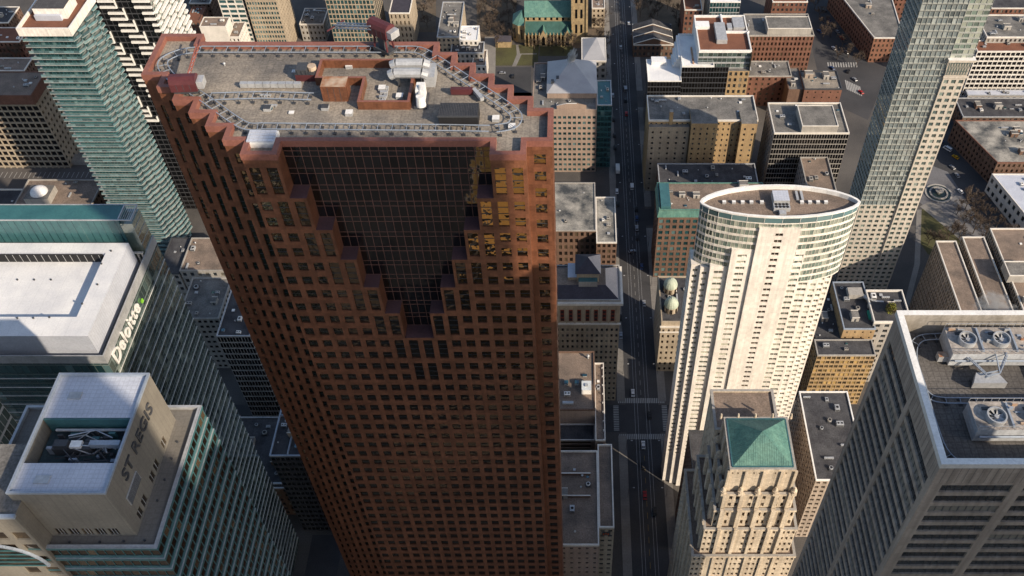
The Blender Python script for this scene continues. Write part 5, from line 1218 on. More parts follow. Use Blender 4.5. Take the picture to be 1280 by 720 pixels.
for x in (a0 + 13, a1 - 3):
    q = ca.part('g'); q.poly([(x - 2.6, 572.4, 0), (x + 2.6, 572.4, 0), (x + 2.6, 572.4, 8), (x, 572.4, 13.5), (x - 2.6, 572.4, 8)], STN); q.poly([(x - 1.1, 572.35, 1), (x + 1.1, 572.35, 1), (x + 1.1, 572.35, 6.5), (x, 572.35, 8.6), (x - 1.1, 572.35, 6.5)], BLKGL)
    q.poly([(x - 2.8, 572.3, 7.8), (x, 572.3, 13.7), (x, 579, 13.7), (x - 2.8, 579, 7.8)], COPPER); q.poly([(x, 572.3, 13.7), (x + 2.8, 572.3, 7.8), (x + 2.8, 579, 7.8), (x, 579, 13.7)], COPPER); ca.put(q, 'gable_porch')
q = ca.part('apse'); pts = [(a0 - 9, 580), (a0 - 5, 577), (a0 - .1, 577), (a0 - .1, 596), (a0 - 5, 596), (a0 - 9, 592)]
q.prism(pts, 0, 14, STN, cap=False); r0 = (a0 - 2, 586.5, 21)
for k in range(6): q.poly([(*pts[k], 14), (*pts[(k + 1) % 6], 14), r0], COPPER)
for x in (-8, -6, -3): q.box((a0 + x - .0, 576.9 if x > -5 else 578.4, 3), (a0 + x + .9, 576.98 if x > -5 else 578.6, 11), BLKGL)
ca.put(q, 'apse')
q = ca.part('tower'); q.box((-2.6, 577, 0), (7.6, 587.5, 46), STN)
for zz in (8, 20, 32):
    for x in (0, 3.6): q.box((x - .6, 576.93, zz), (x + 1.0, 576.99, zz + 7), BLKGL)
for x, y in ((-2.6, 577), (7.6, 577)): q.box((x - .7, y - .8, 0), (x + .7, y - .01 + .0, 44), STN)
q.cyl((2.5, 582), 5.5, 46.02, 92, COPPER, 8, .1); ca.put(q, 'bell_tower')
q = ca.part('vestry'); q.box((a0 - 21, 571, 0), (a0 - 10, 577, 5), STN, S_); q.poly([(a0 - 21.3, 570.6, 5), (a0 - 9.7, 570.6, 5), (a0 - 9.7, 574, 8), (a0 - 21.3, 574, 8)], S_); q.poly([(a0 - 21.3, 574, 8), (a0 - 9.7, 574, 8), (a0 - 9.7, 577.4, 5), (a0 - 21.3, 577.4, 5)], S_); ca.put(q, 'vestry')
def gp(pts): return [tuple(at(px, py, 0)[:2]) for px, py in pts]
sheet('garden_lawn', gp([(619, 82), (672, 82), (674, 56), (620, 56)]), .004, GRASS); sheet('garden_lawn', gp([(674, 70), (716, 70), (716, 56), (675, 56)]), .006, GRASS)
sheet('garden_path', gp([(640, 83), (645, 83), (652, 68), (671, 68), (671, 66.6), (650, 67), (648, 56), (645, 56), (646, 68)]), .012, PAVE)
sheet('garden_path', gp([(604, 100), (619, 100), (620, 46), (606, 46)]), .008, PAVE)
sheet('parking_lot', gp([(600, 128), (664, 128), (664, 84), (604, 84)]), .004, ASPHALT)

# right of the street
gw = Building('modern_white_roof_block', 'dark glass block with stepped white roofs and a rust brown gravel roof', 'building', (78, 500))
a = at(810, 101, 40); b = at(852, 101, 40)
gq = dict(floor=4, bay=1.8, w=.9, h=.8, gm=BLKGL, rec=.08, reveal=False)
gw.grid((a.x, a.y), (b.x, a.y), 0, 39.5, DARKMETAL, **gq); gw.grid((a.x, 500), (a.x, a.y), 0, 39.5, DARKMETAL, **gq); gw.roof(rect(a.x, b.x, a.y, 500), 39.5, .5, .4, ROOF_WHITE, WHITE)
c = at(849, 82, 48); d = at(893, 82, 48)
gw.grid((b.x, c.y), (d.x + 9, c.y), 0, 47, DARKMETAL, **gq); gw.plain((b.x, 516), (b.x, c.y), 0, 47, WHITE); gw.roof(rect(b.x, d.x, c.y, 516), 47, 1, .5, ROOF_WHITE, WHITE)
e = at(874, 63, 57); f = at(940, 63, 57)
gw.grid((e.x, e.y), (f.x, e.y), 44, 56, METAL, floor=4, bay=3, w=.95, h=.7, gm=GRGL, rec=.1); gw.plain((e.x, 523), (e.x, e.y), 44, 56, WHITE); gw.roof(rect(e.x, f.x, e.y, 523), 55.5, 1.5, .7, ROOF_RUST, WHITE)
gw.grid((d.x + 9, c.y), (f.x, c.y), 0, 44, BUFF, floor=4.4, bay=3, w=.5, h=.6, gm=OFGL); gw.plain((f.x, c.y), (f.x, 523), 0, 56, BUFF)
q = gw.part('deck'); q.poly([(d.x + .01, c.y, 44), (f.x, c.y, 44), (f.x, e.y, 44), (d.x + .01, e.y, 44)], ROOF_GREY); gw.put(q, 'roof')
q = gw.part('step')
for k in range(4): q.box((b.x - 5 + k * 1.2, 492 + k * .01, 39.5), (b.x - .02 - k * .01, 503 + 4 * k, 41.5 + 2 * k), WHITE, ROOF_WHITE)
q.box((a.x + 3, 494, 39.5), (b.x - 8, 500, 42), WHITE, ROOF_WHITE); gw.put(q, 'stepped_roof')
q = gw.part('plant'); zz = 55.5; X = lambda px: at(px, 45, zz).x; Y = lambda py: at(900, py, zz).y
for x0, x1, y0, y1, hh, m in ((870, 888, 37, 30, 2.2, WHITE), (894, 907, 55, 33, 3, METAL), (904, 906, 40, 21, 2, WHITE), (906, 937, 42, 41, 1.5, WHITE), (910, 916, 40, 33, 2.5, METAL), (918, 932, 38, 25, 2.2, METAL)): q.box((X(x0), Y(y0), zz), (X(x1), Y(y1), zz + hh), m, ROOF_WHITE if m is WHITE else METAL)
gw.put(q, 'roof_plant')
bt2 = MB((d.x - 4, c.y + 10, 47)); bt2.box((d.x - 13, c.y + 3, 47), (d.x - 12, c.y + 20, 47.8), RUST); gw.put2(bt2, 'roof_curb')

ke = block('buff_brick_hotel', 'buff brick hotel with jagged wings and small dark windows, right of the street', 52, 811, 948, 150, 119, BUFF, sp_(3.8, 3.0, .32, .42, gm=OFGL), [0, 3], ROOF_GREY, COPING, .9, 7)
x0, x1, y0, y1 = ke.box; q = ke.part('bays')
for pa_, pb_, hh, dy, mm in ((864, 897, 53.5, 5, BUFF), (927, 947, 52.5, 4, BUFF), (812, 863, 49, 2.5, TAN)):
    xa, xb = at(pa_, 155, 52).x, at(pb_, 155, 52).x
    ke.grid((xa, y0 - dy), (xb, y0 - dy), 0, hh, mm, floor=3.8, bay=4.2, w=.26, h=.42, gm=OFGL, top=2); ke.plain((xa, y0), (xa, y0 - dy), 0, hh, mm); ke.plain((xb, y0 - dy), (xb, y0), 0, hh, mm)
    q.poly([(xa, y0 - dy, hh), (xb, y0 - dy, hh), (xb, y0 + 8, hh), (xa, y0 + 8, hh)], ROOF_GREY); q.poly([(xa, y0, 51), (xa, y0, hh), (xa, y0 + 8, hh), (xa, y0 + 8, 51)], mm)
ke.put(q, 'wing_roof')
q = ke.part('ch'); p = at(838, 140, 53); q.box((p.x - 1, y0 - .5, 48), (p.x + 1, y0 + 2, 58), BUFF, CONCRETE); ke.put(q, 'chimney')
block('black_roof_block', 'low block with black roof between the buff brick hotel and the green trimmed block', 31, 824, 948, 229, 204, BROWNBRICK, sp_(4, 3), [0, 3], ROOF_DARK, METAL, .7, 7)
gt = block('green_trim_block', 'brown block with green copper eaves and teal windows behind the lens tower', 52, 824, 960, 262, 228, BROWNBRICK, sp_(4, 3.4, .62, .62, gm=TEALGL, top=6), [0, 3], ROOF_BROWN, COPPER, .5, 6)
x0, x1, y0, y1 = gt.box; q = gt.part('e'); q.poly([(x0 - .8, y0 - .9, 47.2), (x1, y0 - .9, 47.2), (x1, y0 - .1, 51.2), (x0 - .1, y0 - .1, 51.2)], COPPER); q.poly([(x0 - .8, y1, 47.2), (x0 - .8, y0 - .9, 47.2), (x0 - .1, y0 - .1, 51.2), (x0 - .1, y1, 51.2)], COPPER)
q.box((x0 + 1, y0 + 1, 51.5), (x0 + 6, y1 - 2, 53.3), TEALSPAN, TEALSPAN); q.poly([(x0 - .8, y0 - .9, 47.2), (x0 - .8, y1, 47.2), (x1, y1, 47.2), (x1, y0 - .9, 47.2)], BROWNBRICK); gt.put(q, 'copper_eaves')
dc = block('domed_corner_house', 'narrow old corner house with two pale green domes, left of the lens tower', 40, 827, 868, 402, 345, TAN, sp_(4.2, 2.6, .4, .5, gm=BRNGL, top=4), [0, 3], ROOF_DARK, TAN, .8, 2)
x0, x1, y0, y1 = dc.box; DOM = surf('pale_copper', (.42, .46, .37), (.32, .37, .29), .7, .4, .15)
for px, py in ((839, 382), (838, 358)):
    p = at(px, py, 42); b = MB((p.x, p.y, 39)); b.cyl((p.x, p.y), 3.3, 39, 43, TAN, 16)
    for k in range(6): b.cyl((p.x, p.y), 3.5 * math.cos(k * .26), 43 + 4.4 * math.sin(k * .26), 43 + 4.4 * math.sin((k + 1) * .26), DOM, 16, 3.5 * math.cos((k + 1) * .26))
    for k in range(8): t = k * math.pi / 4; b.box((p.x + 3.2 * math.cos(t) - .4, p.y + 3.2 * math.sin(t) - .4, 39.6), (p.x + 3.2 * math.cos(t) + .4, p.y + 3.2 * math.sin(t) + .4, 42.4), BRNGL)
    b.cyl((p.x, p.y), .4, 47, 48.6, DOM, 8, .1); dc.put2(b, 'dome')
q = dc.part('c'); q.box((x0 - .6, y0 - .7, 36), (x1, y0 - .01, 36.8), COPING); q.box((x0 - .5, y0 - .6, 32), (x1, y0 - .01, 32.5), COPING); dc.put(q, 'cornice')
rg = block('dark_glass_office', 'dark glass office with concrete penthouse left of the slim condominium tower', 52, 968, 1062, 166, 128, CONCRETE, [sp_(3.6, 1.5, .9, .85, gm=BLKGL, reveal=False), sp_(4, 3)], [0, 3], ROOF_GREY, COPING, .9, 4)
penthouse(rg, 1003, 1048, 158, 132, 56, CONCRETE, ROOF_GREY, COPING)
block('curved_concrete_podium', 'grey concrete podium with ribbed roof at the left foot of the slim condominium tower', 38, 1010, 1046, 238, 196, CONCRETE, sp_(4, 4), [0, 3], ROOF_BROWN, CONCRETE, .8, 2)
b1 = block('brick_loft_block', 'red brown brick loft block with tall windows and roof plant by the wide street', 33, 935, 1018, 44, 17, REDBRICK, sp_(4, 2.6, .5, .62, gm=BRNGL), [0, 1, 3], ROOF_GREY, CONCRETE, .8, 4); penthouse(b1, 960, 1015, 36, 21, 37, CONCRETE, ROOF_GREY, COPING)
block('brick_house_row', 'lower red brick house with grey roof in front of the brick loft block', 24, 935, 990, 95, 76, REDBRICK, sp_(4, 4, .35, .5, gm=BRNGL), [0, 3], ROOF_GREY, CONCRETE, .6, 4)
block('brick_end_house', 'red brick end house with pale roof panels near the crossing', 25, 1006, 1053, 111, 88, REDBRICK, sp_(4, 5, .2, .3, gm=BRNGL), [0, 1], ROOF_TAN, DARKMETAL, .7, 4)
block('tall_brick_wall_house', 'windowless brown brick house between the two red brick houses', 23, 986, 1006, 112, 84, BROWNBRICK, sp_(4, 5, .2, .3), [], ROOF_GREY, BROWNBRICK, .6, 1)
block('brown_roof_loft', 'narrow brick loft with brown roof at the top edge above the white roofs', 30, 856, 878, 12, -14, REDBRICK, sp_(4, 3), [0, 3], ROOF_RUST, COPING, .6, 2)
block('blue_glass_loft', 'blue glass block at the top edge behind the rust brown gravel roof', 40, 888, 926, 2, -24, METAL, sp_(4, 2, .9, .8, gm=TEALGL, reveal=False), [0, 3], ROOF_WHITE, WHITE, .6, 3)
block('brown_corner_loft', 'brown brick loft at the top edge above the brick loft block', 28, 966, 1010, 2, -20, REDBRICK, sp_(4, 3), [0, 1, 3], ROOF_RUST, COPING, .6, 3)
gh = block('gabled_market_hall', 'low market hall with dark zigzag roofs and pale edges beside the far street', 10, 792, 842, 56, 30, BROWNBRICK, sp_(4, 3), [0, 3], ROOF_DARK, COPING, .4, 6)
x0, x1, y0, y1 = gh.box; q = gh.part('g')
for k in range(3):
    ya = y0 + k * (y1 - y0) / 3 + .6; yb = ya + (y1 - y0) / 3 - 1.6; xm = (x0 + x1) / 2
    q.poly([(x0, ya, 10.2), (xm, ya, 15), (xm, yb, 15), (x0, yb, 10.2)], ROOF_DARK); q.poly([(xm, ya, 15), (x1, ya, 10.2), (x1, yb, 10.2), (xm, yb, 15)], ROOF_DARK); q.poly([(x0, ya, 10.2), (x1, ya, 10.2), (xm, ya, 15)], BROWNBRICK)
    q.bar((x0, ya, 10.25), (xm, ya, 15.05), .3, COPING); q.bar((xm, ya, 15.05), (x1, ya, 10.25), .3, COPING)
gh.put(q, 'gable_roof')
# behind the precast tower
u1 = block('dark_roof_works', 'dark roofed block with a bent silver duct at the right foot of the lens tower', 45, 1055, 1095, 411, 352, BUFF, sp_(4, 4, .2, .3), [0, 3], ROOF_DARK, STEEL_BLUE, .6, 2)
p = at(1070, 371, 45); b = MB((p.x, p.y, 44.4)); b.box((p.x - 4, p.y - 1, 44.6), (p.x + 3, p.y + 4, 47.4), CONCRETE); b.tube([(p.x + 3, p.y, 46), (p.x + 7, p.y - 4, 46), (p.x + 12, p.y - 4.5, 46)], 1.0, METAL, 8); b.box((p.x + 3.5, p.y - 14, 44.4), (p.x + 5, p.y - 9, 45.6), GREENTARP); u1.put2(b, 'silver_duct')
block('low_dark_annex', 'low dark annex with rows of small coolers beside the bent silver duct', 38, 1020, 1053, 424, 366, BROWNBRICK, sp_(4, 4), [0, 3], ROOF_DARK, DARKMETAL, .6, 7)
block('gold_window_office', 'low office with window rows tinted like gold reflections behind the precast tower', 40, 1022, 1095, 444, 424, BUFF, sp_(3.4, 2.2, .8, .66, gm=GOLDREFLGL), [0, 3], ROOF_DARK, CONCRETE, .6, 1)
block('white_edged_block', 'grey block with thin white parapet and dark window rows left of the precast tower', 50, 1020, 1085, 600, 489, GREYPRE, sp_(3.6, 2.6, .6, .5, gm=BRNGL), [0, 3], ROOF_DARK, WHITE, .6, 5)
cy = block('courtyard_block', 'pale edged courtyard block with a yellow green tree behind the precast tower', 48, 1093, 1140, 402, 362, CONCRETE, sp_(4, 4), [0, 3], ROOF_DARK, COPING, 1.2, 2)
t1 = []
for nm, lb, xa, xb, yb, h, mm in (('ribbed_slab', 'leftmost ribbed grey slab of three behind the precast tower', 181, 191.2, 331, 50, 0), ('ribbed_slab', 'middle ribbed grey slab of three behind the precast tower', 194.5, 205.5, 333, 51, 0), ('ribbed_slab', 'rightmost and widest ribbed slab with roof boxes at the right edge', 209, 250, 337, 53, 5)):
    t1.append(block(nm, lb, h, 0, 0, 0, 0, GREYPRE, sp_(3.8, 2.0, .55, .8, gm=TEALGL, rec=.5), [0, 3, 2], ROOF_BROWN, COPING, .7, mm, xy=(xa, xb, 258, yb)))
penthouse(t1[2], 1262, 1300, 345, 327, 57, CONCRETE, ROOF_GREY, COPING)
block('slab_podium', 'dark low podium joining the three ribbed slabs', 34, 0, 0, 0, 0, GREYPRE, sp_(4, 4), [0, 3], ROOF_GREY, CONCRETE, .5, 0, xy=(186, 240, 262, 325))
# upper right
x3 = block('rust_roof_apartments', 'dark balconied apartment block with rust brown roof at the right edge', 36, 1222, 1320, 64, 50, COPING, sp_(3.6, 3.2, .85, .75, gm=BLKGL, rec=.6), [0, 3], ROOF_RUST, COPING, .7, 3)
block('grey_plant_roof', 'grey roof with steaming plant beside the rust brown roof at the right edge', 40, 1234, 1330, 46, 18, CONCRETE, sp_(4, 3), [0, 3], ROOF_GREY, COPING, .8, 7)
block('low_store', 'low dark flat roof behind the diagonal brick row at the right edge', 12, 1204, 1330, 146, 122, BROWNBRICK, sp_(4, 4), [0, 3], ROOF_DARK, METAL, .6, 7)
block('low_grey_store', 'low bluish grey roof at the foot of the balconied apartments', 10, 1210, 1320, 119, 112, CONCRETE, sp_(4, 4), [0, 3], ROOF_PALE, METAL, .5, 3)
block('far_top_block', 'dark brick block cut by the top right corner', 30, 1240, 1340, 10, -20, REDBRICK, sp_(4, 3), [0, 3], ROOF_DARK, COPING, .6, 3)
def polyblock(name, label, h, pix, wall, spec, faces, rmat, cmat, par, rect_u=None, n=5, big=1):
    pts = [tuple(at(px, py, h)[:2]) for px, py in pix]; c = (sum(p[0] for p in pts) / len(pts), sum(p[1] for p in pts) / len(pts))
    B = Building(name, label, 'building', c); B.sides(pts, 0, h - par, wall, spec, faces); B.roof(pts, h - par, par, .5, rmat, cmat); B.zr = h - par
    if rect_u: a = at(rect_u[0], rect_u[3], h); b = at(rect_u[1], rect_u[2], h); B.units(min(a.x, b.x), max(a.x, b.x), min(a.y, b.y), max(a.y, b.y), B.zr, n, 9, big)
    return B
polyblock('diagonal_brick_row', 'long brick row standing diagonally along the wide street, roof full of plant', 17, [(1247, 203), (1330, 203), (1330, 150), (1194, 150)], BROWNBRICK, sp_(4, 3, .45, .55, gm=BRNGL), [0, 3], ROOF_MOTTLED, REDBRICK, .6, (1240, 1300, 195, 158), 10)
polyblock('pale_hall', 'pale hall with bluish roof and slanting front below the diagonal brick row', 14, [(1290, 278), (1340, 278), (1340, 217), (1240, 217)], COPING, sp_(7, 5, .5, .5), [0, 3], ROOF_PALE, COPING, .6, (1262, 1310, 240, 222), 3)
polyblock('narrow_brick_row', 'narrow orange brick row by the wide street, left of the slim condominium tower', 20, [(1093, 47), (1130, 47), (1110, -20), (1040, -20)], surf('orange_brick', (.25, .12, .075), (.18, .09, .06), .85, .3), sp_(4, 3, .45, .55, gm=BRNGL), [0, 3], ROOF_GREY, COPING, .6, (1075, 1100, 20, 0), 4)

for px0, px1, pf, pb, h, wm, rm, lb in ((-30, 24, 52, 34, 14, REDBRICK, ROOF_RUST, 'low brick house with rust roof at the top left corner'), (-30, 10, 28, 8, 16, BROWNBRICK, ROOF_DARK, 'dark roofed house in the top left corner'), (-40, 30, 88, 72, 12, BROWNBRICK, ROOF_BROWN, 'low brown roofed shed under the balcony tower'), (236, 262, 4, -14, 20, BROWNBRICK, ROOF_GREY, 'grey roofed house at the top edge behind the cream block'), (374, 404, 30, 10, 14, CONCRETE, ROOF_GREY, 'low grey roofed garage in the dark side street'), (740, 756, 10, -20, 16, TAN, ROOF_BROWN, 'small tan house beside the cathedral spire'), (1120, 1180, -4, -40, 20, REDBRICK, ROOF_DARK, 'dark roofed brick house behind the slim condominium tower')):
    block('low_house', lb, h, px0, px1, pf, pb, wm, sp_(4, 3, .45, .5, gm=BRNGL), [0, 1, 3], rm, COPING, .5, 5)
SOIL = surf('leafy_soil', (.14, .105, .075), (.085, .07, .05), .95, .12, 0, .35, detail=8)
for pts in ([(596, 60), (640, 58), (646, 0), (596, 0)], [(714, 60), (757, 60), (756, 0), (736, 0)], [(795, 58), (860, 58), (856, -10), (793, -10)], [(1160, 318), (1260, 345), (1250, 292), (1200, 285)], [(505, 40), (545, 40), (545, -10), (505, -10)], [(-20, 98), (34, 98), (26, 60), (-20, 60)]): sheet('garden_soil', gp(pts), .0025, SOIL)
# ground sheets at the right
sheet('road', gp([(1010, 0), (1045, 0), (1110, 90), (1085, 150), (1030, 125), (1015, 60)]), .004, ASPHALT)
sheet('road', gp([(1130, 170), (1200, 150), (1290, 290), (1290, 330), (1230, 290), (1180, 230), (1140, 240)]), .005, ASPHALT)
sheet('plaza', gp([(1135, 240), (1160, 205), (1185, 215), (1240, 300), (1210, 310), (1160, 262)]), .009, PLAZA)
sheet('park_lawn', gp([(1148, 300), (1150, 262), (1160, 260), (1205, 295), (1190, 320), (1160, 318)]), .006, GRASS)
sheet('garden_path', gp([(1125, 400), (1132, 400), (1150, 330), (1152, 262), (1146, 262), (1143, 330)]), .013, PAVE)
sheet('garden_path', gp([(1150, 258), (1165, 250), (1212, 300), (1206, 304)]), .012, PAVE)
q = MB()
for k in range(12): p = gp([(1034 + k * 3.2, 78), (1035.6 + k * 3.2, 78), (1036.6 + k * 3.2, 84), (1035 + k * 3.2, 84)]); q.poly([(*v, .02) for v in p], PAINT)
for k in range(9): p = gp([(1056 + k * 2.2, 100 + k), (1057.4 + k * 2.2, 100 + k), (1060 + k * 2.2, 112 + k), (1058.6 + k * 2.2, 112 + k)]); q.poly([(*v, .02) for v in p], PAINT)
tag(q.build('crossing_stripes'), kind='structure')
p = at(1173, 242, 0); fo = empty('fountain', p, 'round stone fountain with stepped rings on the grey plaza', 'fountain')
b = MB(p); b.ring(p, 7.2, 8.2, 0, .5, CONCRETE, 28); b.ring(p, 4.6, 5.6, 0, .8, CONCRETE, 24); link('basin', b.mesh('basin'), fo)
b = MB(p); b.cyl(p, 1.0, 0, 2.4, CONCRETE, 12); b.cyl(p, 2.4, 2.4, 2.8, CONCRETE, 16); b.cyl(p, .5, 2.8, 4.2, CONCRETE, 10); b.cyl(p, 1.2, 4.2, 4.5, CONCRETE, 12); link('pedestal', b.mesh('pedestal'), fo)
b = MB(p); b.cyl(p, 7.2, .0, .3, surf('water', (.03, .05, .055), None, .1), 28); link('water_bowl', b.mesh('water_bowl'), fo)
b = MB(); pp = at(982, 635, 12); b.box((-3.5, -3, 0), (3.5, 3, .2), ORANGE); b.box((-3.3, -2.8, -12), (-3.1, -2.6, -.01), DARKMETAL); b.box((3.1, -2.8, -12), (3.3, -2.6, -.01), DARKMETAL); b.box((-3.3, 2.6, -12), (-3.1, 2.8, -.01), DARKMETAL); b.box((3.1, 2.6, -12), (3.3, 2.8, -.01), DARKMETAL)
tag(b.build('canopy', None, pp), 'orange canopy in the dark alley right of the copper roofed tower', 'canopy')

# blocks added outside the frame to shade the granite, hotel, glass and precast towers
for lb, rc, h in (('tallest stage of the stepped shade block added outside the picture', (106, 114, 2, 12), 391), ('second stage of the stepped shade block added outside the picture', (106, 114, 12.1, 20), 384), ('third stage of the stepped shade block added outside the picture', (106, 114, 20.1, 28), 376), ('fourth stage of the stepped shade block added outside the picture', (106, 114, 28.1, 36), 368), ('low wing of the stepped shade block added outside the picture', (106, 114, 36.1, 46), 323),
                  ('middle wing between the two tall shade blocks added outside the picture', (106, 112, -38.9, 1.9), 344), ('slim shade block added outside the picture, behind the camera', (106, 112, -82, -52), 388), ('lower wing of the slim shade block added outside the picture', (106, 112, -51.9, -39), 350), ('plain shade block added outside the picture, before the grey precast tower', (106, 114, 46.2, 60), 273)):
    block('added_shade_block', lb, h, 0, 0, 0, 0, GREYPRE, sp_(6, 6, .6, .5), [0, 2, 3], ROOF_GREY, COPING, 1, 0, xy=rc)

block('added_reflection_block', 'unseen low block added behind the camera, its yellow roof mirrored by granite tower windows', 84, 0, 0, 0, 0, BUFF, sp_(5, 5), [2, 1], surf('added_yellow_reflector', (.72, .46, .16), (.55, .33, .10), .7, .2), COPING, 1, 0, xy=(-50, -12, -95, -25))  # unseen, added so the granite tower's windows reflect gold

# ------------------------------------------------------------------ steam
def steam(px, py, z, sx, sz, lean, label):
    m = bpy.data.materials.new('steam'); m.use_nodes = True; n = m.node_tree.nodes; l = m.node_tree.links
    n.remove(n['Principled BSDF']); v = n.new('ShaderNodeVolumePrincipled'); v.inputs['Color'].default_value = (.95, .95, .95, 1); v.inputs['Anisotropy'].default_value = .2
    tc = n.new('ShaderNodeTexCoord'); nz = n.new('ShaderNodeTexNoise'); nz.inputs['Scale'].default_value = 2.6; nz.inputs['Detail'].default_value = 5; l.new(tc.outputs['Object'], nz.inputs['Vector'])
    ln = n.new('ShaderNodeVectorMath'); ln.operation = 'LENGTH'; l.new(tc.outputs['Object'], ln.inputs[0])
    a = n.new('ShaderNodeMath'); a.operation = 'SUBTRACT'; l.new(nz.outputs[0], a.inputs[0])
    k = n.new('ShaderNodeMath'); k.operation = 'MULTIPLY'; k.inputs[1].default_value = .42; l.new(ln.outputs['Value'], k.inputs[0]); l.new(k.outputs[0], a.inputs[1])
    b = n.new('ShaderNodeMath'); b.operation = 'SUBTRACT'; b.inputs[1].default_value = .14; l.new(a.outputs[0], b.inputs[0])
    c = n.new('ShaderNodeMath'); c.operation = 'MULTIPLY'; c.inputs[1].default_value = 2.6; c.use_clamp = False; l.new(b.outputs[0], c.inputs[0])
    d = n.new('ShaderNodeMath'); d.operation = 'MAXIMUM'; d.inputs[1].default_value = 0; l.new(c.outputs[0], d.inputs[0]); l.new(d.outputs[0], v.inputs['Density'])
    l.new(v.outputs[0], n['Material Output'].inputs['Volume'])
    bm = bmesh.new(); bmesh.ops.create_icosphere(bm, subdivisions=2, radius=1); me = bpy.data.meshes.new('steam'); bm.to_mesh(me); bm.free(); me.materials.append(m)
    p = at(px, py, z); o = link('steam', me, None, p + Vector((0, 0, sz * .8))); o.scale = (sx, sx, sz); o.rotation_euler = (0, lean, 0); tag(o, label, 'steam', kind='stuff')
steam(715, 80, 60.5, 3.2, 6.5, .35, 'white steam puff rising from the chimney of the hipped office')
steam(1240, 397, 259, 4.5, 2.6, .2, 'thin white steam drifting over the back parapet of the precast tower')

# ------------------------------------------------------------------ bare trees
def tree_mesh(seed, H=11.0, spread=5.0, leafy=False):
    rnd = random.Random(seed); tr, cr = MB(), MB()
    tr.bar((0, 0, 0), (0, 0, H * .32), .24, BARK, 6)
    def grow(p, d, L, r, lv):
        e = p + d * L; (tr if lv < 1 else cr).bar(p, e, r, BARK, 3)
        if lv >= 4: return
        for k in range(4 if lv == 1 else 3):
            nd = (d + Vector((rnd.uniform(-1, 1), rnd.uniform(-1, 1), rnd.uniform(-.25, .6))) * .8).normalized()
            grow(p.lerp(e, rnd.uniform(.6, 1)), nd, L * rnd.uniform(.62, .82), max(.045, r * .62), lv + 1)
    for k in range(4):
        t = k * 1.57 + rnd.random(); grow(Vector((0, 0, H * .3)), Vector((math.cos(t) * .6, math.sin(t) * .6, .8)).normalized(), H * .27, .15, 0)
    if leafy:
        m = surf('yellow_green_leaves', (.20, .19, .03), (.10, .11, .02), .9, .6)
        for _ in range(500):
            v = Vector((rnd.gauss(0, 1), rnd.gauss(0, 1), rnd.gauss(0, 1))).normalized() * (rnd.random() ** .4) * 2.8; v.z = v.z * 1.2 + H * .65
            a, b2 = Vector((rnd.uniform(-1, 1), rnd.uniform(-1, 1), rnd.uniform(-1, 1))) * .35, Vector((rnd.uniform(-1, 1), rnd.uniform(-1, 1), rnd.uniform(-1, 1))) * .35
            cr.poly([v - a, v + b2, v + a, v - b2], m)
    return tr.mesh('trunk'), cr.mesh('crown')
TM = [tree_mesh(s, H) for s, H in ((1, 11), (2, 13), (3, 10), (4, 12))]
def tree(px, py, label, group, k=0, z=0, tm=None, s=None):
    p = at(px, py, z); r = empty('bare_tree' if tm is None else 'leafy_tree', p, label, 'tree', group)
    a, b = tm or TM[k % 4]; link('trunk', a, r); link('crown', b, r); r.rotation_euler.z = px * 1.7 + py; f = s or .85 + .3 * ((px * 7 + py * 13) % 10) / 10; r.scale = (f, f, f)
tsets = [('cathedral garden', [(622, 60), (628, 48), (611, 34), (606, 14), (618, 20), (632, 40), (640, 50), (716, 62), (750, 20), (752, 40), (748, 8), (744, 34), (668, 62), (690, 64), (704, 66), (600, 22)]),
         ('strip left of the cathedral apse', [(602, 6), (616, 28), (624, 30), (634, 10), (640, 4), (626, 8), (636, 26), (644, 18), (612, 44), (622, 42)]),
         ('row along the far left kerb', [(753, 100), (754, 82), (755, 70), (752, 58), (754, 30), (750, 12)]),
         ('side yard by the market hall', [(800, 22), (810, 14), (822, 20), (834, 12), (845, 24), (852, 40), (806, 6), (826, 4), (816, 28), (840, 2), (848, 34), (796, 12)]),
         ('plaza park at the right', [(1192, 292), (1203, 285), (1216, 292), (1226, 300), (1236, 308), (1212, 278), (1198, 300), (1184, 300), (1160, 306), (1170, 312), (1246, 318), (1224, 285)]),
         ('grey plaza round the fountain', [(1206, 262), (1220, 268), (1232, 276), (1244, 286), (1196, 268), (1258, 300), (1212, 250), (1226, 256)]),
         ('strip beside the wide street', [(1024, 22), (1030, 34), (1038, 46), (1052, 60), (1018, 12), (1060, 72), (1070, 84), (1014, 2), (1028, 50), (1046, 74)]),
         ('yard behind the far parapet', [(528, 20), (520, 8), (534, 34), (540, 10), (512, 30)]),
         ('lawn under the left edge', [(6, 76), (16, 84), (24, 80), (10, 60), (28, 74), (2, 88)])]
ords = ['first', 'second', 'third', 'fourth', 'fifth', 'sixth', 'seventh', 'eighth', 'ninth', 'tenth', 'eleventh', 'twelfth', 'thirteenth', 'fourteenth', 'fifteenth', 'sixteenth', 'seventeenth']
for where, pts in tsets:
    for i, (px, py) in enumerate(sorted(pts)): tree(px, py, '%s bare tree from the left in the %s' % (ords[i], where), 'bare trees in the ' + where, i)
tree(1112, 392, 'yellow green leafy tree standing in the courtyard behind the precast tower', None, 0, 46.8, tree_mesh(9, 6, leafy=True), 1.0)

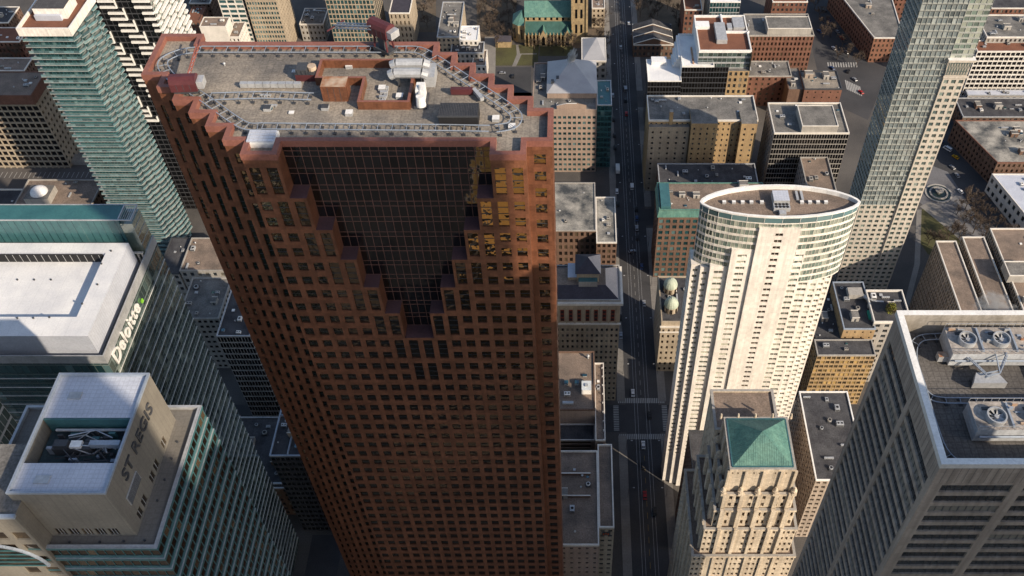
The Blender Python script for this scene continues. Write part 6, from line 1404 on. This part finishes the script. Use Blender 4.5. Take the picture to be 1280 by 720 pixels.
# ------------------------------------------------------------------ vehicles
CARM = {}
def car_meshes(kind, paint):
    key = (kind, paint.name)
    if key in CARM: return CARM[key]
    b = MB(); L, Wd = (4.5, .9) if kind == 'car' else ((5.6, 1.05) if kind == 'van' else (8.0, 1.2))
    prof = {'car': [(-2.2, .35), (2.2, .35), (2.2, .8), (1.3, .95), (-2.1, 1.0), (-2.25, .8)], 'van': [(-2.7, .35), (2.7, .35), (2.75, 1.0), (2.2, 1.2), (-2.7, 1.2)], 'truck': [(1.6, .4), (4, .4), (4, 1.4), (3.6, 2.5), (1.6, 2.5)]}[kind]
    def extr(b, prof, w, m, w2=None):
        w2 = w2 or w; n = len(prof)
        b.poly([(x, -w, z) for x, z in prof], m); b.poly([(x, w, z) for x, z in reversed(prof)], m)
        for k in range(n): a, c = prof[k], prof[(k + 1) % n]; b.poly([(a[0], -w, a[1]), (a[0], w, a[1]), (c[0], w, c[1]), (c[0], -w, c[1])], m)
    extr(b, prof, Wd, paint); body = b.mesh('body')
    b = MB()
    if kind == 'car': extr(b, [(-1.8, 1.0), (1.1, .96), (.5, 1.42), (-1.4, 1.45)], .78, BLACK); b.box((-1.3, -.72, 1.44), (.45, .72, 1.48), paint)
    elif kind == 'van': extr(b, [(-2.7, 1.2), (2.2, 1.2), (1.5, 2.1), (-2.65, 2.1)], .95, BLACK); b.box((-2.6, -.95, 2.1), (1.4, .95, 2.16), paint)
    else: b.box((-4, -1.22, .9), (1.5, 1.22, 3.5), WHITE); b.box((3.62, -1.0, 1.5), (3.9, 1.0, 2.3), BLACK)
    cab = b.mesh('cabin'); b = MB()
    for s in (-1, 1): b.bar((0, -.1, 0), (0, .1, 0), .33, BLACK, 10); break
    CARM[key] = (body, cab, b.mesh('wheel'), L, Wd); return CARM[key]
def car(px, py, kind, paint, label, ang=90):
    p = at(px, py, 0); p.z = .01; r = empty({'car': 'parked_car', 'van': 'delivery_van', 'truck': 'delivery_truck'}[kind], p, label, {'car': 'car', 'van': 'van', 'truck': 'truck'}[kind]); r.rotation_euler.z = R(ang)
    bd, cb, wh, L, Wd = car_meshes(kind, paint); link('body', bd, r); link('cabin' if kind != 'truck' else 'cargo_box', cb, r)
    for x in (-L * .31, L * .31):
        for y in (-Wd, Wd): link('wheel', wh, r, (x, y, .33))
CW, CS, CK, CR, CB_ = solid('white_car_paint', (.75, .75, .75), .3), solid('silver_car_paint', (.35, .36, .38), .3, .3), solid('black_car_paint', (.02, .02, .022), .3), solid('red_car_paint', (.35, .02, .02), .3), solid('blue_car_paint', (.03, .06, .16), .3)
for a in ((772, 213, 'truck', CW, 'white box truck on the shaded street beside the patched roof wing'), (790, 234, 'van', CW, 'white van on the street below the white box truck'), (790, 315, 'car', CS, 'silver car in mid street beside the arcaded hotel', 20), (791, 492, 'car', CW, 'white car just above the shaded crossing'), (804, 557, 'car', CW, 'white car in the dark street below the crossing'), (806, 620, 'car', CR, 'red car in the dark street near the bottom'), (804, 582, 'car', CK, 'black car between the white and the red car'), (782, 112, 'van', CS, 'silver van on the far street beside the white roofs'), (782, 126, 'car', CK, 'black car behind the silver van'), (783, 143, 'car', CR, 'red car beside the buff brick hotel'), (795, 262, 'car', CK, 'dark car parked left of the green trimmed block'), (796, 274, 'car', CB_, 'blue car parked left of the green trimmed block'), (796, 286, 'car', CS, 'silver car parked left of the green trimmed block'), (797, 298, 'car', CK, 'black car parked just above the silver mid street car'), (776, 60, 'car', CS, 'silver car far up the street'), (786, 30, 'car', CW, 'white car far up the street near the top edge'), (1042, 61, 'car', CW, 'white car on the wide street by the brick loft', 110), (1060, 90, 'car', CK, 'black car near the striped crossing', 60), (1046, 40, 'car', CS, 'silver car on the wide street near the top', 110), (1036, 26, 'car', CB_, 'blue car on the wide street by the trees', 110), (1184, 187, 'van', CW, 'white van beside the slim condominium tower', 130), (1194, 197, 'car', solid('yellow_car_paint', (.6, .33, .02), .3), 'yellow taxi by the diagonal brick row', 130), (1196, 220, 'car', CS, 'silver car crossing the grey plaza road', 100), (641, 96, 'car', CK, 'black car in the lot by the cathedral garden'), (628, 92, 'car', CS, 'silver car in the lot by the cathedral garden', 0), (963, 121, 'van', CW, 'white van parked by the red brick house', 10), (1000, 552, 'car', CS, 'silver car in the dark alley by the white edged block')):
    car(a[0], a[1], a[2], a[3], a[4], a[5] if len(a) > 5 else 90)

names_ = {CW.name: 'white', CS.name: 'silver', CK.name: 'black', CR.name: 'red', CB_.name: 'blue'}
rr = random.Random(12); k = 0
for where, pts in (('along the right kerb of the dark street', [(x, y) for x, y in ((818, 640), (812, 520), (805, 380), (802, 334))]), ('along the left kerb of the long street', [(776, 420), (775, 398), (774, 340), (772, 256), (771, 240), (769, 185), (768, 170), (767, 150), (766, 120)]), ('on the wide street at the upper right', [(1052, 48), (1030, 14), (1068, 100), (1076, 116), (1024, 40), (1058, 66), (1040, 86), (1200, 240), (1214, 250), (1176, 176), (1190, 210)])):
    for i, (px, py) in enumerate(pts):
        c = rr.choice([CW, CS, CK, CK, CB_, CS, CR]); car(px, py, 'car', c, '%s car, %s from the top of those %s' % (names_[c.name].split('_')[0], ords[sorted(q_[1] for q_ in pts).index(py)], where), 90 if 'wide' not in where else 115)

# ------------------------------------------------------------------ street lamps
b = MB(); b.cyl((0, 0), .12, 0, 8, DARKMETAL, 6, .08); lm1 = b.mesh('post'); b = MB(); b.bar((0, 0, 8), (2.2, 0, 8.4), .06, DARKMETAL); lm2 = b.mesh('arm'); b = MB(); b.box((1.9, -.2, 8.25), (2.7, .2, 8.42), METAL); lm3 = b.mesh('lamp_head')
for i, y in enumerate((215, 240, 285, 315, 345, 375, 420, 455, 490, 540, 575, 610)):
    for s, x in ((1, 24.0), (-1, 41.5)):
        r = empty('street_lamp', (x, y, .13), 'slim dark street lamp, number %d up the %s kerb of the long street' % (i + 1, 'left' if s > 0 else 'right'), 'street lamp', 'street lamps along the kerbs'); r.rotation_euler.z = 0 if s > 0 else math.pi
        link('post', lm1, r); link('arm', lm2, r); link('lamp_head', lm3, r)

finish_buildings()
